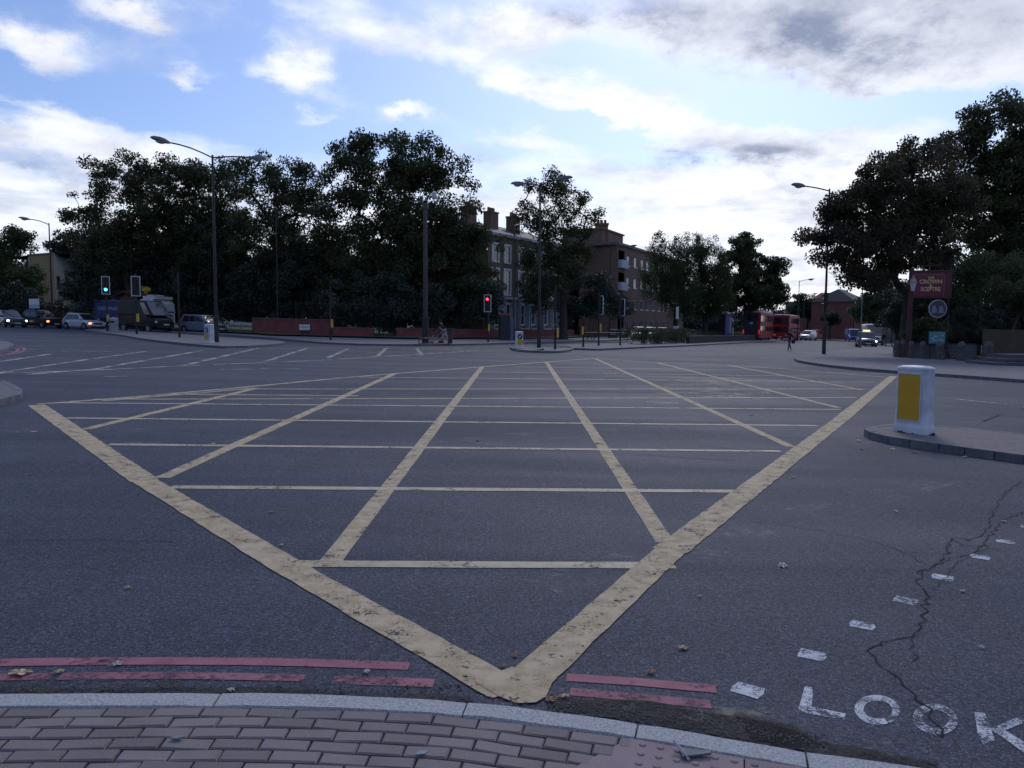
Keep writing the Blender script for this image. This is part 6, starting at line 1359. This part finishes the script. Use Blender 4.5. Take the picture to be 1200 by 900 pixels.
for args in (('large curled tan leaf in the gutter at the left edge', 24, 791, .050, .3, 0), ('small brown leaf right of the large curled one in the gutter', 70, 789, .022, 1, 0),
    ('pale leaf lying across the upper red line near the left', 138, 780, .026, .6, 1), ('pale leaf on the joint of the granite kerb at the left', 271, 811, .022, 2, 1), ('tan leaf inside the tip of the yellow box', 604, 769, .024, 1.2, 2),
    ('tan leaf right of the yellow box tip, left of the stud line', 800, 761, .030, .2, 0), ('grey tan leaf in the road, right of the box and left of the crack', 917, 664, .040, .9, 1), ('pale leaf between the two ends of the lower red line', 430, 789, .022, 1.9, 1),
    ('brown leaf on the yellow paint, left arm of the tip', 553, 766, .022, .1, 2), ('small brown leaf on the yellow paint just inside the corner', 590, 782, .020, 2.2, 2), ('pale leaf in the road close to the second stud row, by the crack', 1176, 612, .026, 0, 1),
    ('small pale leaf right of the fifth stud from the word', 1128, 694, .022, .8, 1), ('pale leaf in the road inside the box, left of centre', 318, 601, .024, .3, 1), ('brown leaf on the red line right of the box tip', 763, 789, .026, 1, 2),
    ('brown leaf in the wet gutter beside the yellow tip', 645, 822, .030, 2.5, 2), ('tan leaf in the gutter right of the yellow tip', 662, 818, .026, .5, 0), ('brown leaf on the blister paving near the broken plastic', 752, 888, .030, 1.5, 2)):
    leaf(*args)
for i, (x, y, s_) in enumerate(((1006, 517, .05), (1010, 527, .035), (1046, 527, .05), (1072, 531, .05), (1199, 478, .09), (1110, 472, .04), (560, 517, .05), (250, 521, .04), (880, 487, .05), (1131, 536, .035), (700, 520, .04), (40, 507, .05), (930, 560, .03), (1050, 600, .025), (150, 690, .02), (740, 700, .018), (330, 640, .02), (1150, 760, .018), (820, 700, .016))):
    w_ = ['by the kerb tip of the island with the large bollard', 'just below the kerb tip of the island with the large bollard', 'against the island kerb left of the large bollard', 'against the island kerb below the large bollard', 'clump at the right edge beyond the nearest island', 'in the road behind the large bollard', 'on the third cross line of the box', 'on the left of the third cross line of the box', 'on the fourth cross line of the box, at the right', 'below the island kerb right of the large bollard', 'on the third cross line right of centre', 'at the left edge, level with the box corner', 'outside the right border of the box', 'in the bare road right of the box', 'in the bare road left of the box', 'inside the box near its right border', 'inside the left border of the box', 'in the road right of the crack', 'in the road between box border and studs'][i]
    leaf('small pale fallen leaf '+w_, x, y, s_, i*1.1, i % 2)
# scraps on the near paving
def scrap(name, label, cat, px, py, h, polys, mt, rz=0):
    b = gp(px, py, h); b.z = G(b.x)+h+.004; mb = MB()
    for pl_, z0, z1 in polys: mb.prism([(x, y) for x, y in pl_], Matrix.Rotation(R(-90), 4, 'X') @ Matrix.Diagonal((1, -1, 1, 1)), -z1, -z0) if False else mb.loft([[Vector((x, y, z0)) for x, y in pl_], [Vector((x*.98, y*.98, z1+x*.25*(z1 > .01))) for x, y in pl_]])
    o = mb.build(name, mt, None, bevel=.001); o.location = b; o.rotation_euler = (0, 0, rz); return tag(o, label, cat)
o = scrap('broken_plastic', 'broken grey plastic shard lying on the blister paving by the kerb', 'debris', 816, 884, PH+.004, [([(-.062, -.03), (-.055, .028), (-.02, .020), (.058, .002), (.05, -.016), (-.02, -.024)], 0, .008)], mat('broken_grey_plastic', (.07, .085, .11), .6, vs=20, c2=(.12, .14, .17), spec=.3), .1)
mb = MB(); mb.loft([[Vector((x, y, z)) for y, z in ((-.006, 0), (.006, .006), (.002, .014), (-.008, .006))] for x in (-.045, 0, .045)]); q_ = mb.build('bent_rim', mat('pale_broken_edge', (.42, .44, .48), .3), o); q_.location = (-.056, .006, .006); q_.rotation_euler = (0, R(-18), R(112))
scrap('flattened_scrap', 'small grey flattened scrap with brown shreds on the paving bricks, left half', 'litter', 208, 865, PH+.003, [([(-.022, -.012), (-.010, .014), (.016, .010), (.024, -.006), (.002, -.016)], 0, .004)], mat('grey_scrap', (.16, .18, .20), .5))
scrap('flattened_scrap', 'bluish foil scrap on the paving bricks below the yellow tip', 'litter', 494, 884, PH+.003, [([(-.022, -.016), (-.012, .012), (.006, .016), (.022, .012), (.014, -.008)], 0, .004)], mat('foil_scrap', (.15, .21, .25), .35))
scrap('drain_cover', 'round pale base plate on the ground at the foot of the central lamp post', 'base plate', 631.5, 410.4, .12, [([(math.cos(R(a))*.3, math.sin(R(a))*.3) for a in range(0, 360, 30)], 0, .05)], mat('base_plate', (.12, .12, .13), .7))
mb = MB(); g_ = random.Random(12)
for _ in range(900):
    t = g_.random(); x = 640+t*330; y = 824+t*48+g_.gauss(0, 5)
    if _ % 3 == 0: x = g_.uniform(-60, 560); y = 808+g_.gauss(0, 2.5)
    p = gp(x, y); k_ = g_.uniform(.0015, .006); mb.lathe([(k_, 0), (k_*.9, k_*.7), (k_*.3, k_)], 5, Matrix.Translation((p.x, p.y, p.z+.004)))
tag(mb.build('gutter_gravel', mat('gravel', (.07, .065, .06), .9, vs=60, c2=(.15, .14, .13)), fix=False), 'loose grit and tiny stones along the near kerb', 'grit', kind='stuff')
